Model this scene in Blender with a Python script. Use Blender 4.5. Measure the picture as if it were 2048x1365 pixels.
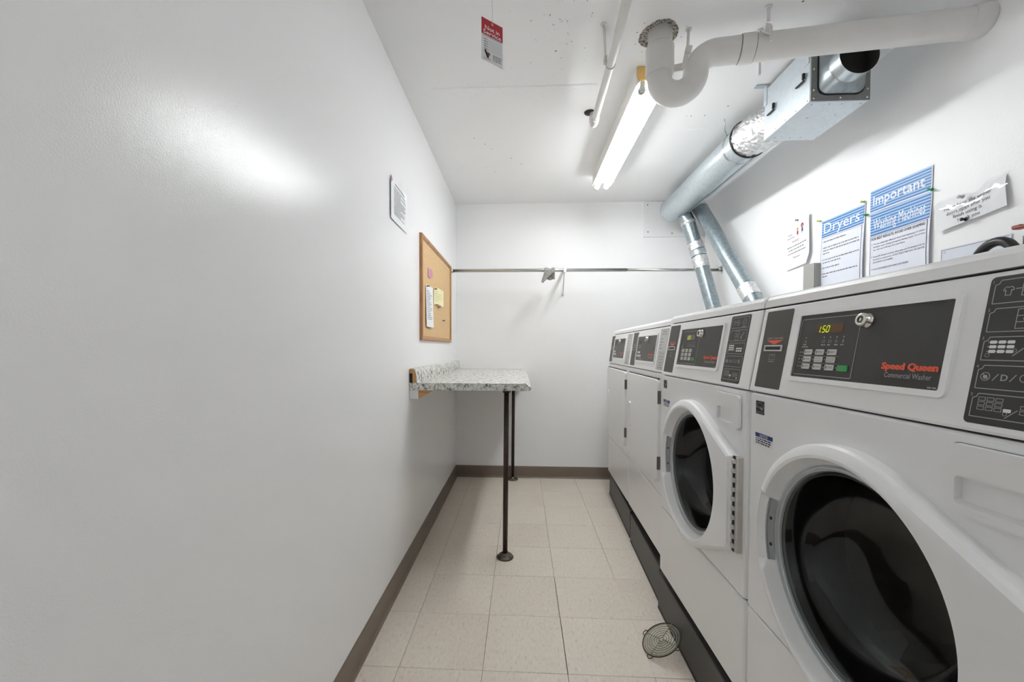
import bpy, bmesh, math, random
from math import pi, sin, cos, radians as R, sqrt, atan2, hypot
from mathutils import Matrix, Vector

for o in list(bpy.data.objects):
    bpy.data.objects.remove(o)
sc = bpy.context.scene
COL = sc.collection
random.seed(7)

# ------------------------------------------------------------------ camera
CAM_H = 1.1591
yaw, pitch, roll = 0.0493, -0.0249, 0.0024
fwd0 = Vector((-sin(yaw), cos(yaw), 0)); right0 = Vector((cos(yaw), sin(yaw), 0)); up0 = Vector((0, 0, 1))
fw = fwd0 * cos(pitch) + up0 * sin(pitch); u2 = up0 * cos(pitch) - fwd0 * sin(pitch)
rt = right0 * cos(roll) + u2 * sin(roll); up = u2 * cos(roll) - right0 * sin(roll)
cd = bpy.data.cameras.new('camera'); cam = bpy.data.objects.new('camera', cd); COL.objects.link(cam)
mw = Matrix((rt, up, -fw)).transposed().to_4x4(); mw.translation = (0, 0, CAM_H)
cam.matrix_world = mw
cd.sensor_width = 36.0
cd.lens = 806.5654 * 36.0 / 2048.0
cd.shift_x = (1024 - 1003.7805) / 2048
cd.shift_y = (717.1034 - 682.5) / 2048
cd.clip_start = 0.02
sc.camera = cam

# ------------------------------------------------------------------ world, exposure
w = bpy.data.worlds.new('world'); sc.world = w; w.use_nodes = True
w.node_tree.nodes['Background'].inputs[0].default_value = (0.9, 0.95, 1.0, 1)
w.node_tree.nodes['Background'].inputs[1].default_value = 0.6
sc.view_settings.view_transform = 'Standard'
sc.view_settings.look = 'None'
sc.view_settings.exposure = 1.46
sc.view_settings.gamma = 1.0
sc.view_settings.use_curve_mapping = False
TUBE_STRENGTH = 17.6
sc.cycles.max_bounces = 9
sc.cycles.diffuse_bounces = 6
sc.cycles.glossy_bounces = 3
sc.cycles.transparent_max_bounces = 6
sc.cycles.sample_clamp_indirect = 6.0

# ------------------------------------------------------------------ room dimensions
XL, XR, YB, YN, ZC = -0.5915, 1.575, 3.5956, -2.1, 2.4377

# ------------------------------------------------------------------ materials
def lin(r, g, b):
    f = lambda c: (c / 255 / 12.92) if c / 255 <= 0.04045 else ((c / 255 + 0.055) / 1.055) ** 2.4
    return (f(r), f(g), f(b), 1)

class NT:
    def __init__(s, name):
        s.m = bpy.data.materials.new(name); s.m.use_nodes = True
        s.t = s.m.node_tree; s.b = s.t.nodes['Principled BSDF']
    def n(s, typ, **kw):
        nd = s.t.nodes.new(typ)
        for k, v in kw.items():
            if k in nd.inputs.keys(): nd.inputs[k].default_value = v
            else: setattr(nd, k, v)
        return nd
    def l(s, a, b): s.t.links.new(a, b)
    def coord(s, kind='Object', scale=(1, 1, 1)):
        tc = s.n('ShaderNodeTexCoord'); mp = s.n('ShaderNodeMapping'); mp.inputs['Scale'].default_value = scale
        s.l(tc.outputs[kind], mp.inputs['Vector']); return mp.outputs['Vector']
    def noise(s, vec, scale, detail=3, rough=0.55):
        nd = s.n('ShaderNodeTexNoise'); nd.inputs['Scale'].default_value = scale
        nd.inputs['Detail'].default_value = detail; nd.inputs['Roughness'].default_value = rough
        s.l(vec, nd.inputs['Vector']); return nd.outputs['Fac']
    def ramp(s, fac, stops):
        nd = s.n('ShaderNodeValToRGB'); cr = nd.color_ramp
        while len(cr.elements) < len(stops): cr.elements.new(0.5)
        for e, (p, c) in zip(cr.elements, stops): e.position = p; e.color = c
        s.l(fac, nd.inputs['Fac']); return nd.outputs['Color']
    def bump(s, h, strength, dist=0.01):
        nd = s.n('ShaderNodeBump'); nd.inputs['Strength'].default_value = strength; nd.inputs['Distance'].default_value = dist
        s.l(h, nd.inputs['Height']); s.l(nd.outputs['Normal'], s.b.inputs['Normal']); return nd
    def mix(s, fac, a, b, mode='MIX'):
        nd = s.n('ShaderNodeMix'); nd.data_type = 'RGBA'; nd.blend_type = mode
        if isinstance(fac, float): nd.inputs[0].default_value = fac
        else: s.l(fac, nd.inputs[0])
        for i, v in ((6, a), (7, b)):
            if isinstance(v, tuple): nd.inputs[i].default_value = v
            else: s.l(v, nd.inputs[i])
        return nd.outputs[2]
    def math(s, op, a, b=None):
        nd = s.n('ShaderNodeMath'); nd.operation = op
        for i, v in ((0, a), (1, b)):
            if v is None: continue
            if isinstance(v, (int, float)): nd.inputs[i].default_value = v
            else: s.l(v, nd.inputs[i])
        return nd.outputs[0]
    def setp(s, **kw):
        for k, v in kw.items(): s.b.inputs[k.replace('_', ' ')].default_value = v

def thin_pane(name, tint, gloss, rough):
    t = NT(name); tr = t.n('ShaderNodeBsdfTransparent'); tr.inputs[0].default_value = tint
    gl = t.n('ShaderNodeBsdfGlossy'); gl.inputs['Roughness'].default_value = rough; gl.inputs['Color'].default_value = gloss
    lw = t.n('ShaderNodeLayerWeight'); lw.inputs['Blend'].default_value = 0.5
    fac = t.math('ADD', t.math('MULTIPLY', t.math('POWER', lw.outputs['Facing'], 5.0), 0.94), 0.05)
    mx = t.n('ShaderNodeMixShader'); t.l(fac, mx.inputs[0]); t.l(tr.outputs[0], mx.inputs[1]); t.l(gl.outputs[0], mx.inputs[2])
    t.l(mx.outputs[0], t.t.nodes['Material Output'].inputs['Surface']); return t.m

def plain(name, col, rough=0.5, metal=0.0, var=0.04, scale=30, bump=0.0, bscale=200, spec=0.5, coat=0.0):
    t = NT(name); vec = t.coord()
    n = t.noise(vec, scale)
    dark = tuple(c * (1 - var) for c in col[:3]) + (1,); lite = tuple(min(1, c * (1 + var)) for c in col[:3]) + (1,)
    t.l(t.ramp(n, [(0.3, dark), (0.7, lite)]), t.b.inputs['Base Color'])
    t.setp(Roughness=rough, Metallic=metal, Specular_IOR_Level=spec, Coat_Weight=coat)
    if bump: t.bump(t.noise(vec, bscale, 2), bump, 0.002)
    return t.m

def emit(name, col, strength):
    t = NT(name)
    t.setp(Base_Color=col, Emission_Color=col, Emission_Strength=strength); return t.m

M = {}
def make_mats():
    # semi-gloss wall paint with an orange-peel roller texture
    t = NT('wall_paint_semigloss'); v = t.coord()
    t.l(t.ramp(t.noise(v, 1.3, 2), [(0.3, lin(243, 243, 243)), (0.7, lin(246, 246, 246))]), t.b.inputs['Base Color'])
    t.setp(Roughness=0.21, Specular_IOR_Level=0.33)
    t.bump(t.noise(v, 330, 2), 0.2, 0.0013); M['wall'] = t.m
    t = NT('wall_paint_satin'); v = t.coord()
    t.l(t.ramp(t.noise(v, 1.3, 2), [(0.3, lin(243, 243, 243)), (0.7, lin(246, 246, 246))]), t.b.inputs['Base Color'])
    t.setp(Roughness=0.42, Specular_IOR_Level=0.4)
    t.bump(t.noise(v, 150, 2), 0.2, 0.002); M['wall2'] = t.m
    # ceiling: flat white with small pits in clusters
    t = NT('ceiling_paint'); v = t.coord()
    vo = t.n('ShaderNodeTexVoronoi'); vo.inputs['Scale'].default_value = 34; t.l(v, vo.inputs['Vector'])
    wn = t.n('ShaderNodeTexWhiteNoise'); t.l(vo.outputs['Color'], wn.inputs['Vector'])
    rad = t.math('MULTIPLY', t.math('POWER', wn.outputs['Value'], 5.0), 0.16)
    spot = t.math('LESS_THAN', vo.outputs['Distance'], rad)
    clus = t.math('GREATER_THAN', t.noise(v, 1.7, 1), 0.60)
    fac = t.math('MULTIPLY', spot, clus)
    base = t.ramp(t.noise(v, 1.1, 3), [(0.3, lin(243, 243, 243)), (0.7, lin(246, 246, 246))])
    t.l(t.mix(fac, base, lin(120, 116, 110)), t.b.inputs['Base Color'])
    t.setp(Roughness=0.6, Specular_IOR_Level=0.3)
    t.bump(t.noise(v, 60, 3), 0.12, 0.003); M['ceiling'] = t.m
    M['pit'] = plain('pit_shadow', lin(150, 145, 138), 0.9, var=0.3, scale=300)
    # vinyl composition tile
    t = NT('vinyl_tile'); v = t.coord('Object', (1, 0.45, 1))
    oi = t.n('ShaderNodeObjectInfo')
    mv = t.n('ShaderNodeVectorMath'); mv.operation = 'ADD'
    t.l(v, mv.inputs[0]); cx = t.n('ShaderNodeCombineXYZ'); t.l(t.math('MULTIPLY', oi.outputs['Random'], 37.0), cx.inputs[0]); t.l(t.math('MULTIPLY', oi.outputs['Random'], 91.0), cx.inputs[1])
    t.l(cx.outputs[0], mv.inputs[1]); vv = mv.outputs[0]
    c1 = t.ramp(t.noise(vv, 95, 3, 0.6), [(0.28, lin(206, 193, 178)), (0.42, lin(224, 214, 202)), (0.62, lin(228, 219, 207)), (0.75, lin(238, 231, 222))])
    c2 = t.ramp(t.noise(vv, 3.0, 2), [(0.3, (0.93, 0.92, 0.91, 1)), (0.7, (1, 1, 1, 1))])
    c3 = t.mix(1.0, c1, c2, 'MULTIPLY')
    tint = t.ramp(oi.outputs['Random'], [(0.0, (0.96, 0.955, 0.95, 1)), (1.0, (1, 1, 1, 1))])
    t.l(t.mix(1.0, c3, tint, 'MULTIPLY'), t.b.inputs['Base Color'])
    t.setp(Roughness=0.42, Specular_IOR_Level=0.45)
    t.bump(t.noise(vv, 40, 2), 0.06, 0.002); M['tile'] = t.m
    M['subfloor'] = plain('floor_adhesive', lin(92, 80, 68), 0.9)
    M['base'] = plain('vinyl_cove_base', lin(116, 103, 91), 0.45, var=0.05, scale=6, bump=0.05, bscale=90)
    M['white'] = plain('white_enamel', lin(241, 241, 241), 0.28, var=0.01, scale=3, coat=0.15)
    M['white_plastic'] = plain('white_plastic', lin(240, 240, 240), 0.36, var=0.01, scale=3)
    M['dark_panel'] = plain('charcoal_overlay', lin(56, 54, 51), 0.42, var=0.05, scale=12)
    M['black_panel'] = plain('black_overlay', lin(38, 37, 36), 0.42, var=0.05, scale=12)
    M['grey_label'] = plain('pale_grey_label', lin(196, 196, 194), 0.5, var=0.02)
    M['grey_plastic'] = plain('grey_plastic', lin(150, 152, 154), 0.4, var=0.03)
    M['trim_grey'] = plain('silver_trim', lin(196, 201, 204), 0.3, metal=0.4, var=0.02)
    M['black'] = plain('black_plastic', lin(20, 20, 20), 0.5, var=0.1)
    M['rubber'] = plain('black_rubber', lin(24, 24, 24), 0.38, var=0.1)
    M['button'] = plain('button_grey', lin(205, 203, 196), 0.45, var=0.02)
    M['green_button'] = plain('button_green', lin(45, 150, 78), 0.45, var=0.02)
    M['ink'] = plain('ink_black', lin(52, 52, 54), 0.6, var=0.02)
    M['ink_grey'] = plain('ink_grey', lin(120, 120, 122), 0.6, var=0.02)
    M['print_white'] = plain('print_white', lin(226, 226, 224), 0.5, var=0.01)
    M['print_grey'] = plain('print_pale_grey', lin(165, 164, 160), 0.5, var=0.02)
    M['print_red'] = plain('print_orange_red', lin(226, 84, 48), 0.5, var=0.02)
    M['maroon'] = plain('print_maroon', lin(150, 42, 58), 0.5, var=0.02)
    M['tag_red'] = plain('print_red', lin(176, 28, 42), 0.4, var=0.02)
    M['blue'] = plain('print_blue', lin(52, 104, 166), 0.45, var=0.03)
    M['sky'] = plain('print_light_blue', lin(152, 190, 226), 0.45, var=0.02)
    M['navy'] = plain('print_navy', lin(26, 52, 120), 0.45, var=0.03)
    M['paper'] = plain('paper_white', lin(234, 235, 237), 0.6, var=0.01, scale=8)
    M['paper_cool'] = plain('paper_cool', lin(222, 226, 236), 0.5, var=0.01, scale=8)
    M['paper_yellow'] = plain('paper_yellow', lin(232, 226, 178), 0.6, var=0.03, scale=20)
    M['paper_pink'] = plain('paper_pink', lin(196, 140, 158), 0.6, var=0.03)
    M['display'] = plain('display_window', lin(84, 52, 30), 0.2, var=0.05)
    M['digits'] = emit('led_digits', lin(190, 225, 20), 0.38)
    M['chrome'] = plain('polished_metal', lin(215, 212, 205), 0.16, metal=1.0, var=0.03, scale=60)
    M['rod'] = plain('brushed_steel', lin(190, 190, 188), 0.25, metal=1.0, var=0.05, scale=40)
    M['hinge'] = plain('hinge_steel', lin(200, 196, 190), 0.4, metal=0.35, var=0.06, scale=60)
    M['hinge_dark'] = plain('hinge_shadowed_steel', lin(112, 108, 103), 0.4, metal=0.6)  # darker steel for the dryer hinges and plate screws
    M['pipe_paint'] = plain('painted_pipe', lin(224, 222, 219), 0.45, var=0.03, scale=9, bump=0.12, bscale=50)
    M['pipe_bare'] = plain('dark_pipe', lin(58, 44, 38), 0.4, metal=0.5, var=0.25, scale=40)
    M['flange'] = plain('flange_iron', lin(88, 80, 68), 0.45, metal=0.5, var=0.4, scale=60)
    M['plinth'] = plain('plinth_paint', lin(66, 64, 61), 0.45, var=0.06, scale=5)
    M['wood'] = None
    t = NT('oak_frame'); v = t.coord('Object', (60, 6, 6))
    t.l(t.ramp(t.noise(v, 1.0, 4), [(0.3, lin(146, 98, 56)), (0.7, lin(186, 138, 90))]), t.b.inputs['Base Color']); t.setp(Roughness=0.4); M['wood'] = t.m
    t = NT('plywood'); v = t.coord('Object', (8, 8, 60))
    t.l(t.ramp(t.noise(v, 1.5, 4), [(0.3, lin(176, 130, 74)), (0.7, lin(205, 162, 104))]), t.b.inputs['Base Color']); t.setp(Roughness=0.6); M['ply'] = t.m
    t = NT('cork'); v = t.coord()
    t.l(t.ramp(t.noise(v, 160, 4, 0.7), [(0.3, lin(190, 154, 108)), (0.55, lin(212, 180, 136)), (0.8, lin(226, 198, 158))]), t.b.inputs['Base Color'])
    t.setp(Roughness=0.85); t.bump(t.noise(v, 160, 3), 0.2, 0.001); M['cork'] = t.m
    # speckled laminate
    t = NT('granite_laminate'); v = t.coord()
    a = t.ramp(t.noise(v, 42, 4, 0.65), [(0.35, lin(84, 86, 78)), (0.42, lin(168, 168, 160)), (0.50, lin(222, 221, 215)), (0.72, lin(238, 237, 233))])
    b = t.ramp(t.noise(v, 120, 3, 0.7), [(0.32, lin(110, 108, 98)), (0.48, (1, 1, 1, 1))])
    t.l(t.mix(0.75, a, b, 'MULTIPLY'), t.b.inputs['Base Color']); t.setp(Roughness=0.22); M['granite'] = t.m
    # galvanised sheet
    def galv2(name, base, rough, sp=0.1, metal=0.75, scale=70):
        t = NT(name); v = t.coord()
        vo = t.n('ShaderNodeTexVoronoi'); vo.inputs['Scale'].default_value = scale; t.l(v, vo.inputs['Vector'])
        bw = t.n('ShaderNodeRGBToBW'); t.l(vo.outputs['Color'], bw.inputs[0])
        d = tuple(c * (1 - sp) for c in base[:3]) + (1,); l = tuple(min(1, c * (1 + sp)) for c in base[:3]) + (1,)
        t.l(t.ramp(bw.outputs[0], [(0.2, d), (0.8, l)]), t.b.inputs['Base Color'])
        t.setp(Metallic=metal, Roughness=rough); t.bump(t.noise(v, 14, 3), 0.08, 0.004); return t.m
    M['duct'] = galv2('galvanised_duct', lin(190, 199, 203), 0.34, 0.05, 0.7)
    M['vent'] = galv2('galvanised_vent', lin(150, 162, 166), 0.36, 0.12, 0.75)
    M['sheet'] = galv2('galvanised_sheet', lin(196, 204, 209), 0.42, 0.03, 0.6)
    M['sheet_dark'] = galv2('bare_steel_collar', lin(140, 142, 140), 0.45, 0.04, 0.6)
    t = NT('foil_tape'); v = t.coord()
    t.l(t.ramp(t.noise(v, 60, 3), [(0.3, lin(200, 202, 202)), (0.7, lin(240, 240, 240))]), t.b.inputs['Base Color'])
    t.setp(Metallic=0.9, Roughness=0.22); t.bump(t.noise(v, 75, 4, 0.7), 0.9, 0.006); M['foil'] = t.m
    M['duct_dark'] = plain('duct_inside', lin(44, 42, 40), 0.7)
    M['yellow_cap'] = plain('aged_end_cap', lin(214, 176, 104), 0.5, var=0.05)
    M['fixture'] = plain('fixture_enamel', lin(236, 236, 232), 0.35, var=0.01)
    M['socket'] = plain('lamp_socket', lin(205, 206, 200), 0.4)
    M['plaster'] = None
    t = NT('broken_plaster'); v = t.coord()
    t.l(t.ramp(t.noise(v, 130, 3, 0.8), [(0.42, lin(84, 74, 64)), (0.5, lin(176, 168, 158)), (0.58, lin(228, 225, 220))]), t.b.inputs['Base Color'])
    t.setp(Roughness=0.9); t.bump(t.noise(v, 130, 3), 0.8, 0.01); M['plaster'] = t.m
    M['rag'] = plain('grey_rag', lin(138, 136, 132), 0.85, var=0.3, scale=60, bump=0.5, bscale=120)
    M['guard'] = plain('weathered_wire', lin(150, 152, 134), 0.45, metal=0.4, var=0.35, scale=80)
    M['guard_dark'] = plain('guard_rim', lin(62, 60, 48), 0.5, metal=0.3, var=0.4, scale=80)
    M['grey_box'] = plain('grey_box_paint', lin(158, 157, 151), 0.5, var=0.02)
    M['valve_red'] = plain('valve_red', lin(140, 58, 46), 0.4, var=0.1)
    M['brass'] = plain('valve_brass', lin(110, 106, 98), 0.35, metal=0.8, var=0.1)
    M['pin_green'] = plain('pin_green', lin(30, 150, 100), 0.25, var=0.02)
    M['pin_lime'] = plain('pin_lime', lin(178, 200, 120), 0.25, var=0.02)
    M['pin_grey'] = plain('pin_grey', lin(110, 112, 106), 0.3, var=0.02)
    M['pin_black'] = plain('pin_black', lin(24, 24, 24), 0.25, var=0.02)
    M['pin_clear'] = plain('pin_clear', lin(200, 203, 203), 0.15, var=0.02)
    M['drum'] = plain('drum_steel', lin(150, 148, 142), 0.36, metal=0.8, var=0.06, scale=20)
    # tinted door glass and clear laminating film: thin panes that both show and reflect
    M['glass'] = thin_pane('tinted_glass', (0.52, 0.53, 0.52, 1), (0.8, 0.83, 0.83, 1), 0.03)
    M['film'] = thin_pane('laminate_film', (0.985, 0.985, 0.985, 1), (1, 1, 1, 1), 0.05)
    M['tube'] = emit('fluorescent_tube', (0.965, 0.985, 1.0, 1), TUBE_STRENGTH)
make_mats()

# ------------------------------------------------------------------ mesh helpers
def board(x, z, h=0.0): return (x, -h, z)          # x right, z up, h towards the viewer

_textcache = {}
def text_mesh(body, offset=0.0):
    k = (body, offset)
    if k in _textcache: return _textcache[k]
    cu = bpy.data.curves.new('tmp', 'FONT'); cu.body = body; cu.size = 1.0; cu.resolution_u = 2; cu.fill_mode = 'FRONT'; cu.offset = offset
    ob = bpy.data.objects.new('tmp', cu); COL.objects.link(ob)
    dg = bpy.context.evaluated_depsgraph_get(); dg.update()
    me = bpy.data.meshes.new_from_object(ob.evaluated_get(dg))
    vs = [(v.co.x, v.co.y) for v in me.vertices]; fs = [tuple(p.vertices) for p in me.polygons]
    bpy.data.objects.remove(ob); bpy.data.curves.remove(cu); bpy.data.meshes.remove(me)
    x0 = min(v[0] for v in vs); x1 = max(v[0] for v in vs)
    _textcache[k] = (vs, fs, x0, x1); return _textcache[k]

class MB:
    def __init__(s): s.v = []; s.f = []; s.sm = []
    def add(s, vs, fs, smooth=False):
        o = len(s.v); s.v.extend(tuple(p) for p in vs)
        s.f.extend(tuple(o + i for i in f) for f in fs); s.sm.extend([smooth] * len(fs)); return s
    def box(s, x0, x1, y0, y1, z0, z1):
        return s.add([(x0, y0, z0), (x1, y0, z0), (x1, y1, z0), (x0, y1, z0), (x0, y0, z1), (x1, y0, z1), (x1, y1, z1), (x0, y1, z1)],
                     [(0, 3, 2, 1), (4, 5, 6, 7), (0, 1, 5, 4), (1, 2, 6, 5), (2, 3, 7, 6), (3, 0, 4, 7)])
    def bbox(s, x0, x1, y0, y1, z0, z1, r=0.004, seg=2, xf=None):
        bm = bmesh.new(); bmesh.ops.create_cube(bm, size=1.0)
        for v in bm.verts:
            v.co = (x0 + (v.co.x + .5) * (x1 - x0), y0 + (v.co.y + .5) * (y1 - y0), z0 + (v.co.z + .5) * (z1 - z0))
        bmesh.ops.bevel(bm, geom=list(bm.edges), offset=r, segments=seg, profile=0.5, affect='EDGES')
        return s.frombm(bm, xf)
    def frombm(s, bm, xf=None, smooth=False):
        bm.verts.index_update()
        vs = [xf(tuple(v.co)) if xf else tuple(v.co) for v in bm.verts]
        s.add(vs, [tuple(v.index for v in f.verts) for f in bm.faces], smooth); bm.free(); return s
    def prism(s, poly, fa, a0, a1, caps=(True, True), smooth=False):
        """poly of 2D points, fa(u, v, a) -> 3D, extruded from a0 to a1"""
        n = len(poly); vs = [fa(u, v, a0) for u, v in poly] + [fa(u, v, a1) for u, v in poly]
        fs = [(i, (i + 1) % n, n + (i + 1) % n, n + i) for i in range(n)]
        s.add(vs, fs, smooth)
        o = len(s.v) - 2 * n
        if caps[0]: s.f.append(tuple(o + i for i in reversed(range(n)))); s.sm.append(False)
        if caps[1]: s.f.append(tuple(o + n + i for i in range(n))); s.sm.append(False)
        return s
    def plate(s, poly, h0, h1, xf=board):
        return s.prism(poly, lambda u, v, a: xf(u, v, a), h0, h1, (False, True))
    def flat(s, poly, h, xf=board):
        return s.add([xf(u, v, h) for u, v in poly], [tuple(range(len(poly)))])
    def frame(s, x0, x1, z0, z1, t, h, xf=board, rad=0.0):
        o = rrect(x0, x1, z0, z1, rad); i = rrect(x0 + t, x1 - t, z0 + t, z1 - t, max(0, rad - t) if rad else 0)
        n = len(o); vs = [xf(u, v, h) for u, v in o] + [xf(u, v, h) for u, v in i]
        return s.add(vs, [(k, (k + 1) % n, n + (k + 1) % n, n + k) for k in range(n)])
    def hframe(s, outer, inner, h0, h1, xf=board, back=False):
        """solid frame between two outlines with the same count, from h0 (wall) to h1 (front)"""
        n = len(outer)
        vs = [xf(u, v, h0) for u, v in outer] + [xf(u, v, h1) for u, v in outer] + [xf(u, v, h1) for u, v in inner] + [xf(u, v, h0) for u, v in inner]
        fs = []
        for a in range(3):
            fs += [(a * n + k, a * n + (k + 1) % n, (a + 1) * n + (k + 1) % n, (a + 1) * n + k) for k in range(n)]
        return s.add(vs, fs)
    def disc(s, x, z, r, h, xf=board, n=16, rz=None):
        rz = rz or r
        return s.flat([(x + r * cos(2 * pi * k / n), z + rz * sin(2 * pi * k / n)) for k in range(n)], h, xf)
    def ringflat(s, x, z, r0, r1, h, xf=board, n=20, rz=1.0, a0=0, a1=2 * pi):
        full = abs(a1 - a0 - 2 * pi) < 1e-6
        m = n if full else n + 1
        vs = []
        for k in range(m):
            a = a0 + (a1 - a0) * k / n
            vs += [xf(x + r0 * cos(a), z + r0 * rz * sin(a), h), xf(x + r1 * cos(a), z + r1 * rz * sin(a), h)]
        fs = [(2 * k, 2 * k + 1, 2 * ((k + 1) % m) + 1, 2 * ((k + 1) % m)) for k in range(n)]
        return s.add(vs, fs)
    def line(s, p, q, t, h, xf=board):
        dx, dz = q[0] - p[0], q[1] - p[1]; L = hypot(dx, dz) or 1; nx, nz = -dz / L * t / 2, dx / L * t / 2
        return s.flat([(p[0] + nx, p[1] + nz), (q[0] + nx, q[1] + nz), (q[0] - nx, q[1] - nz), (p[0] - nx, p[1] - nz)], h, xf)
    def poly(s, pts, t, h, xf=board, close=False):
        for a, b in zip(pts, pts[1:] + ([pts[0]] if close else [])): s.line(a, b, t, h, xf)
        return s
    def text(s, body, x, z, size, h, xf=board, width=None, align='L', shear=0.0, offset=0.0, xs=1.0):
        vs, fs, x0, x1 = text_mesh(body, offset)
        k = size * xs
        if width: k = width / (x1 - x0)
        ox = x - x0 * k
        if align == 'C': ox = x - (x0 + x1) / 2 * k
        if align == 'R': ox = x - x1 * k
        return s.add([xf(ox + (a + shear * b) * k if not width else ox + a * k + shear * b * size, z + b * size, h) for a, b in vs], fs)
    def greek(s, x0, x1, z, hgt, h, xf=board, fill=1.0, rng=random, wmin=2, wmax=7):
        """a line of print too small to read: one bar for each word"""
        x = x0; end = x0 + (x1 - x0) * fill
        while x < end - hgt:
            wl = min(hgt * 0.62 * rng.randint(wmin, wmax), end - x)
            s.flat([(x, z), (x + wl, z), (x + wl, z + hgt), (x, z + hgt)], h, xf); x += wl + hgt * 0.7
        return s
    def tube(s, path, r, n=16, caps=True, radii=None):
        P = [Vector(p) for p in path]; N = len(P)
        T = []
        for i in range(N):
            a = P[max(i - 1, 0)]; b = P[min(i + 1, N - 1)]; T.append((b - a).normalized())
        ref = Vector((0, 0, 1)) if abs(T[0].z) < 0.9 else Vector((1, 0, 0))
        U = T[0].cross(ref).normalized(); vs = []
        for i in range(N):
            U = (U - T[i] * U.dot(T[i])).normalized(); V = T[i].cross(U); rr = radii[i] if radii else r
            vs += [tuple(P[i] + (U * cos(2 * pi * k / n) + V * sin(2 * pi * k / n)) * rr) for k in range(n)]
        fs = [(i * n + k, i * n + (k + 1) % n, (i + 1) * n + (k + 1) % n, (i + 1) * n + k) for i in range(N - 1) for k in range(n)]
        s.add(vs, fs, True)
        if caps:
            o = len(s.v) - N * n
            s.f.append(tuple(o + k for k in reversed(range(n)))); s.sm.append(False)
            s.f.append(tuple(o + (N - 1) * n + k for k in range(n))); s.sm.append(False)
        return s
    def lathe(s, prof, org, ax, n=32, smooth=True, a0=0.0, a1=2 * pi):
        """prof: list of (radius, distance along ax); org, ax 3D"""
        ax = Vector(ax).normalized(); org = Vector(org)
        ref = Vector((0, 0, 1)) if abs(ax.z) < 0.9 else Vector((1, 0, 0))
        U = ax.cross(ref).normalized(); V = ax.cross(U); full = abs(a1 - a0 - 2 * pi) < 1e-6; m = n if full else n + 1
        vs = []
        for r, a in prof:
            vs += [tuple(org + ax * a + (U * cos(a0 + (a1 - a0) * k / n) + V * sin(a0 + (a1 - a0) * k / n)) * r) for k in range(m)]
        fs = [(i * m + k, i * m + (k + 1) % m, (i + 1) * m + (k + 1) % m, (i + 1) * m + k) for i in range(len(prof) - 1) for k in range(n)]
        return s.add(vs, fs, smooth)
    def mesh(s, name, mat, tf=None):
        me = bpy.data.meshes.new(name); me.from_pydata(s.v, [], s.f)
        me.polygons.foreach_set('use_smooth', s.sm); me.materials.append(mat); me.update()
        bm = bmesh.new(); bm.from_mesh(me); bmesh.ops.recalc_face_normals(bm, faces=bm.faces) if tf else None
        bm.to_mesh(me) if tf else None; bm.free()
        return me
    def build(s, name, mat, parent=None, recalc=False):
        me = s.mesh(name, mat, recalc); o = bpy.data.objects.new(name, me); COL.objects.link(o)
        if parent is not None: o.parent = parent
        if name in STUFF: o['kind'] = 'stuff'
        return o

STUFF = {'body_text', 'fine_print', 'lettering', 'pictogram', 'pictogram_fill', 'indicator_light', 'dark_stripes', 'light_stripes', 'rivet', 'debris', 'key_legend', 'serial_print', 'faces', 'joint_crack'}
def rrect(x0, x1, z0, z1, r=0.0, n=4):
    if r <= 0: return [(x0, z0), (x1, z0), (x1, z1), (x0, z1)]
    pts = []
    for cx, cz, a in ((x1 - r, z0 + r, -pi / 2), (x1 - r, z1 - r, 0), (x0 + r, z1 - r, pi / 2), (x0 + r, z0 + r, pi)):
        pts += [(cx + r * cos(a + pi / 2 * k / n), cz + r * sin(a + pi / 2 * k / n)) for k in range(n + 1)]
    return pts

def empty(name, loc=(0, 0, 0), rz=0.0):
    o = bpy.data.objects.new(name, None); COL.objects.link(o); o.location = loc; o.rotation_euler = (0, 0, rz)
    o.empty_display_size = 0.05; return o
def tag(o, label=None, cat=None, group=None, kind=None):
    if label: o['label'] = label
    if cat: o['category'] = cat
    if group: o['group'] = group
    if kind: o['kind'] = kind
    return o
def bez(p0, p1, p2, p3, n=12):
    P = [Vector(p) for p in (p0, p1, p2, p3)]
    return [tuple(P[0] * (1 - t) ** 3 + P[1] * 3 * t * (1 - t) ** 2 + P[2] * 3 * t * t * (1 - t) + P[3] * t ** 3) for t in [k / n for k in range(n + 1)]]

# ------------------------------------------------------------------ the room
def struct(name, mb, mat, parent=None):
    o = mb.build(name, mat, parent)
    if parent is None: o['kind'] = 'structure'
    return o
struct('wall_left', MB().box(XL - 0.1, XL, YN - 0.1, YB + 0.1, -0.05, ZC + 0.1), M['wall'])
struct('wall_back', MB().box(XL, XR, YB, YB + 0.1, -0.05, ZC + 0.1), M['wall2'])
struct('wall_right', MB().box(XR, XR + 0.1, YN - 0.1, YB + 0.1, -0.05, ZC + 0.1), M['wall2'])
struct('wall_rear', MB().box(XL, XR, YN - 0.1, YN, -0.05, ZC + 0.1), M['wall2'])
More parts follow.
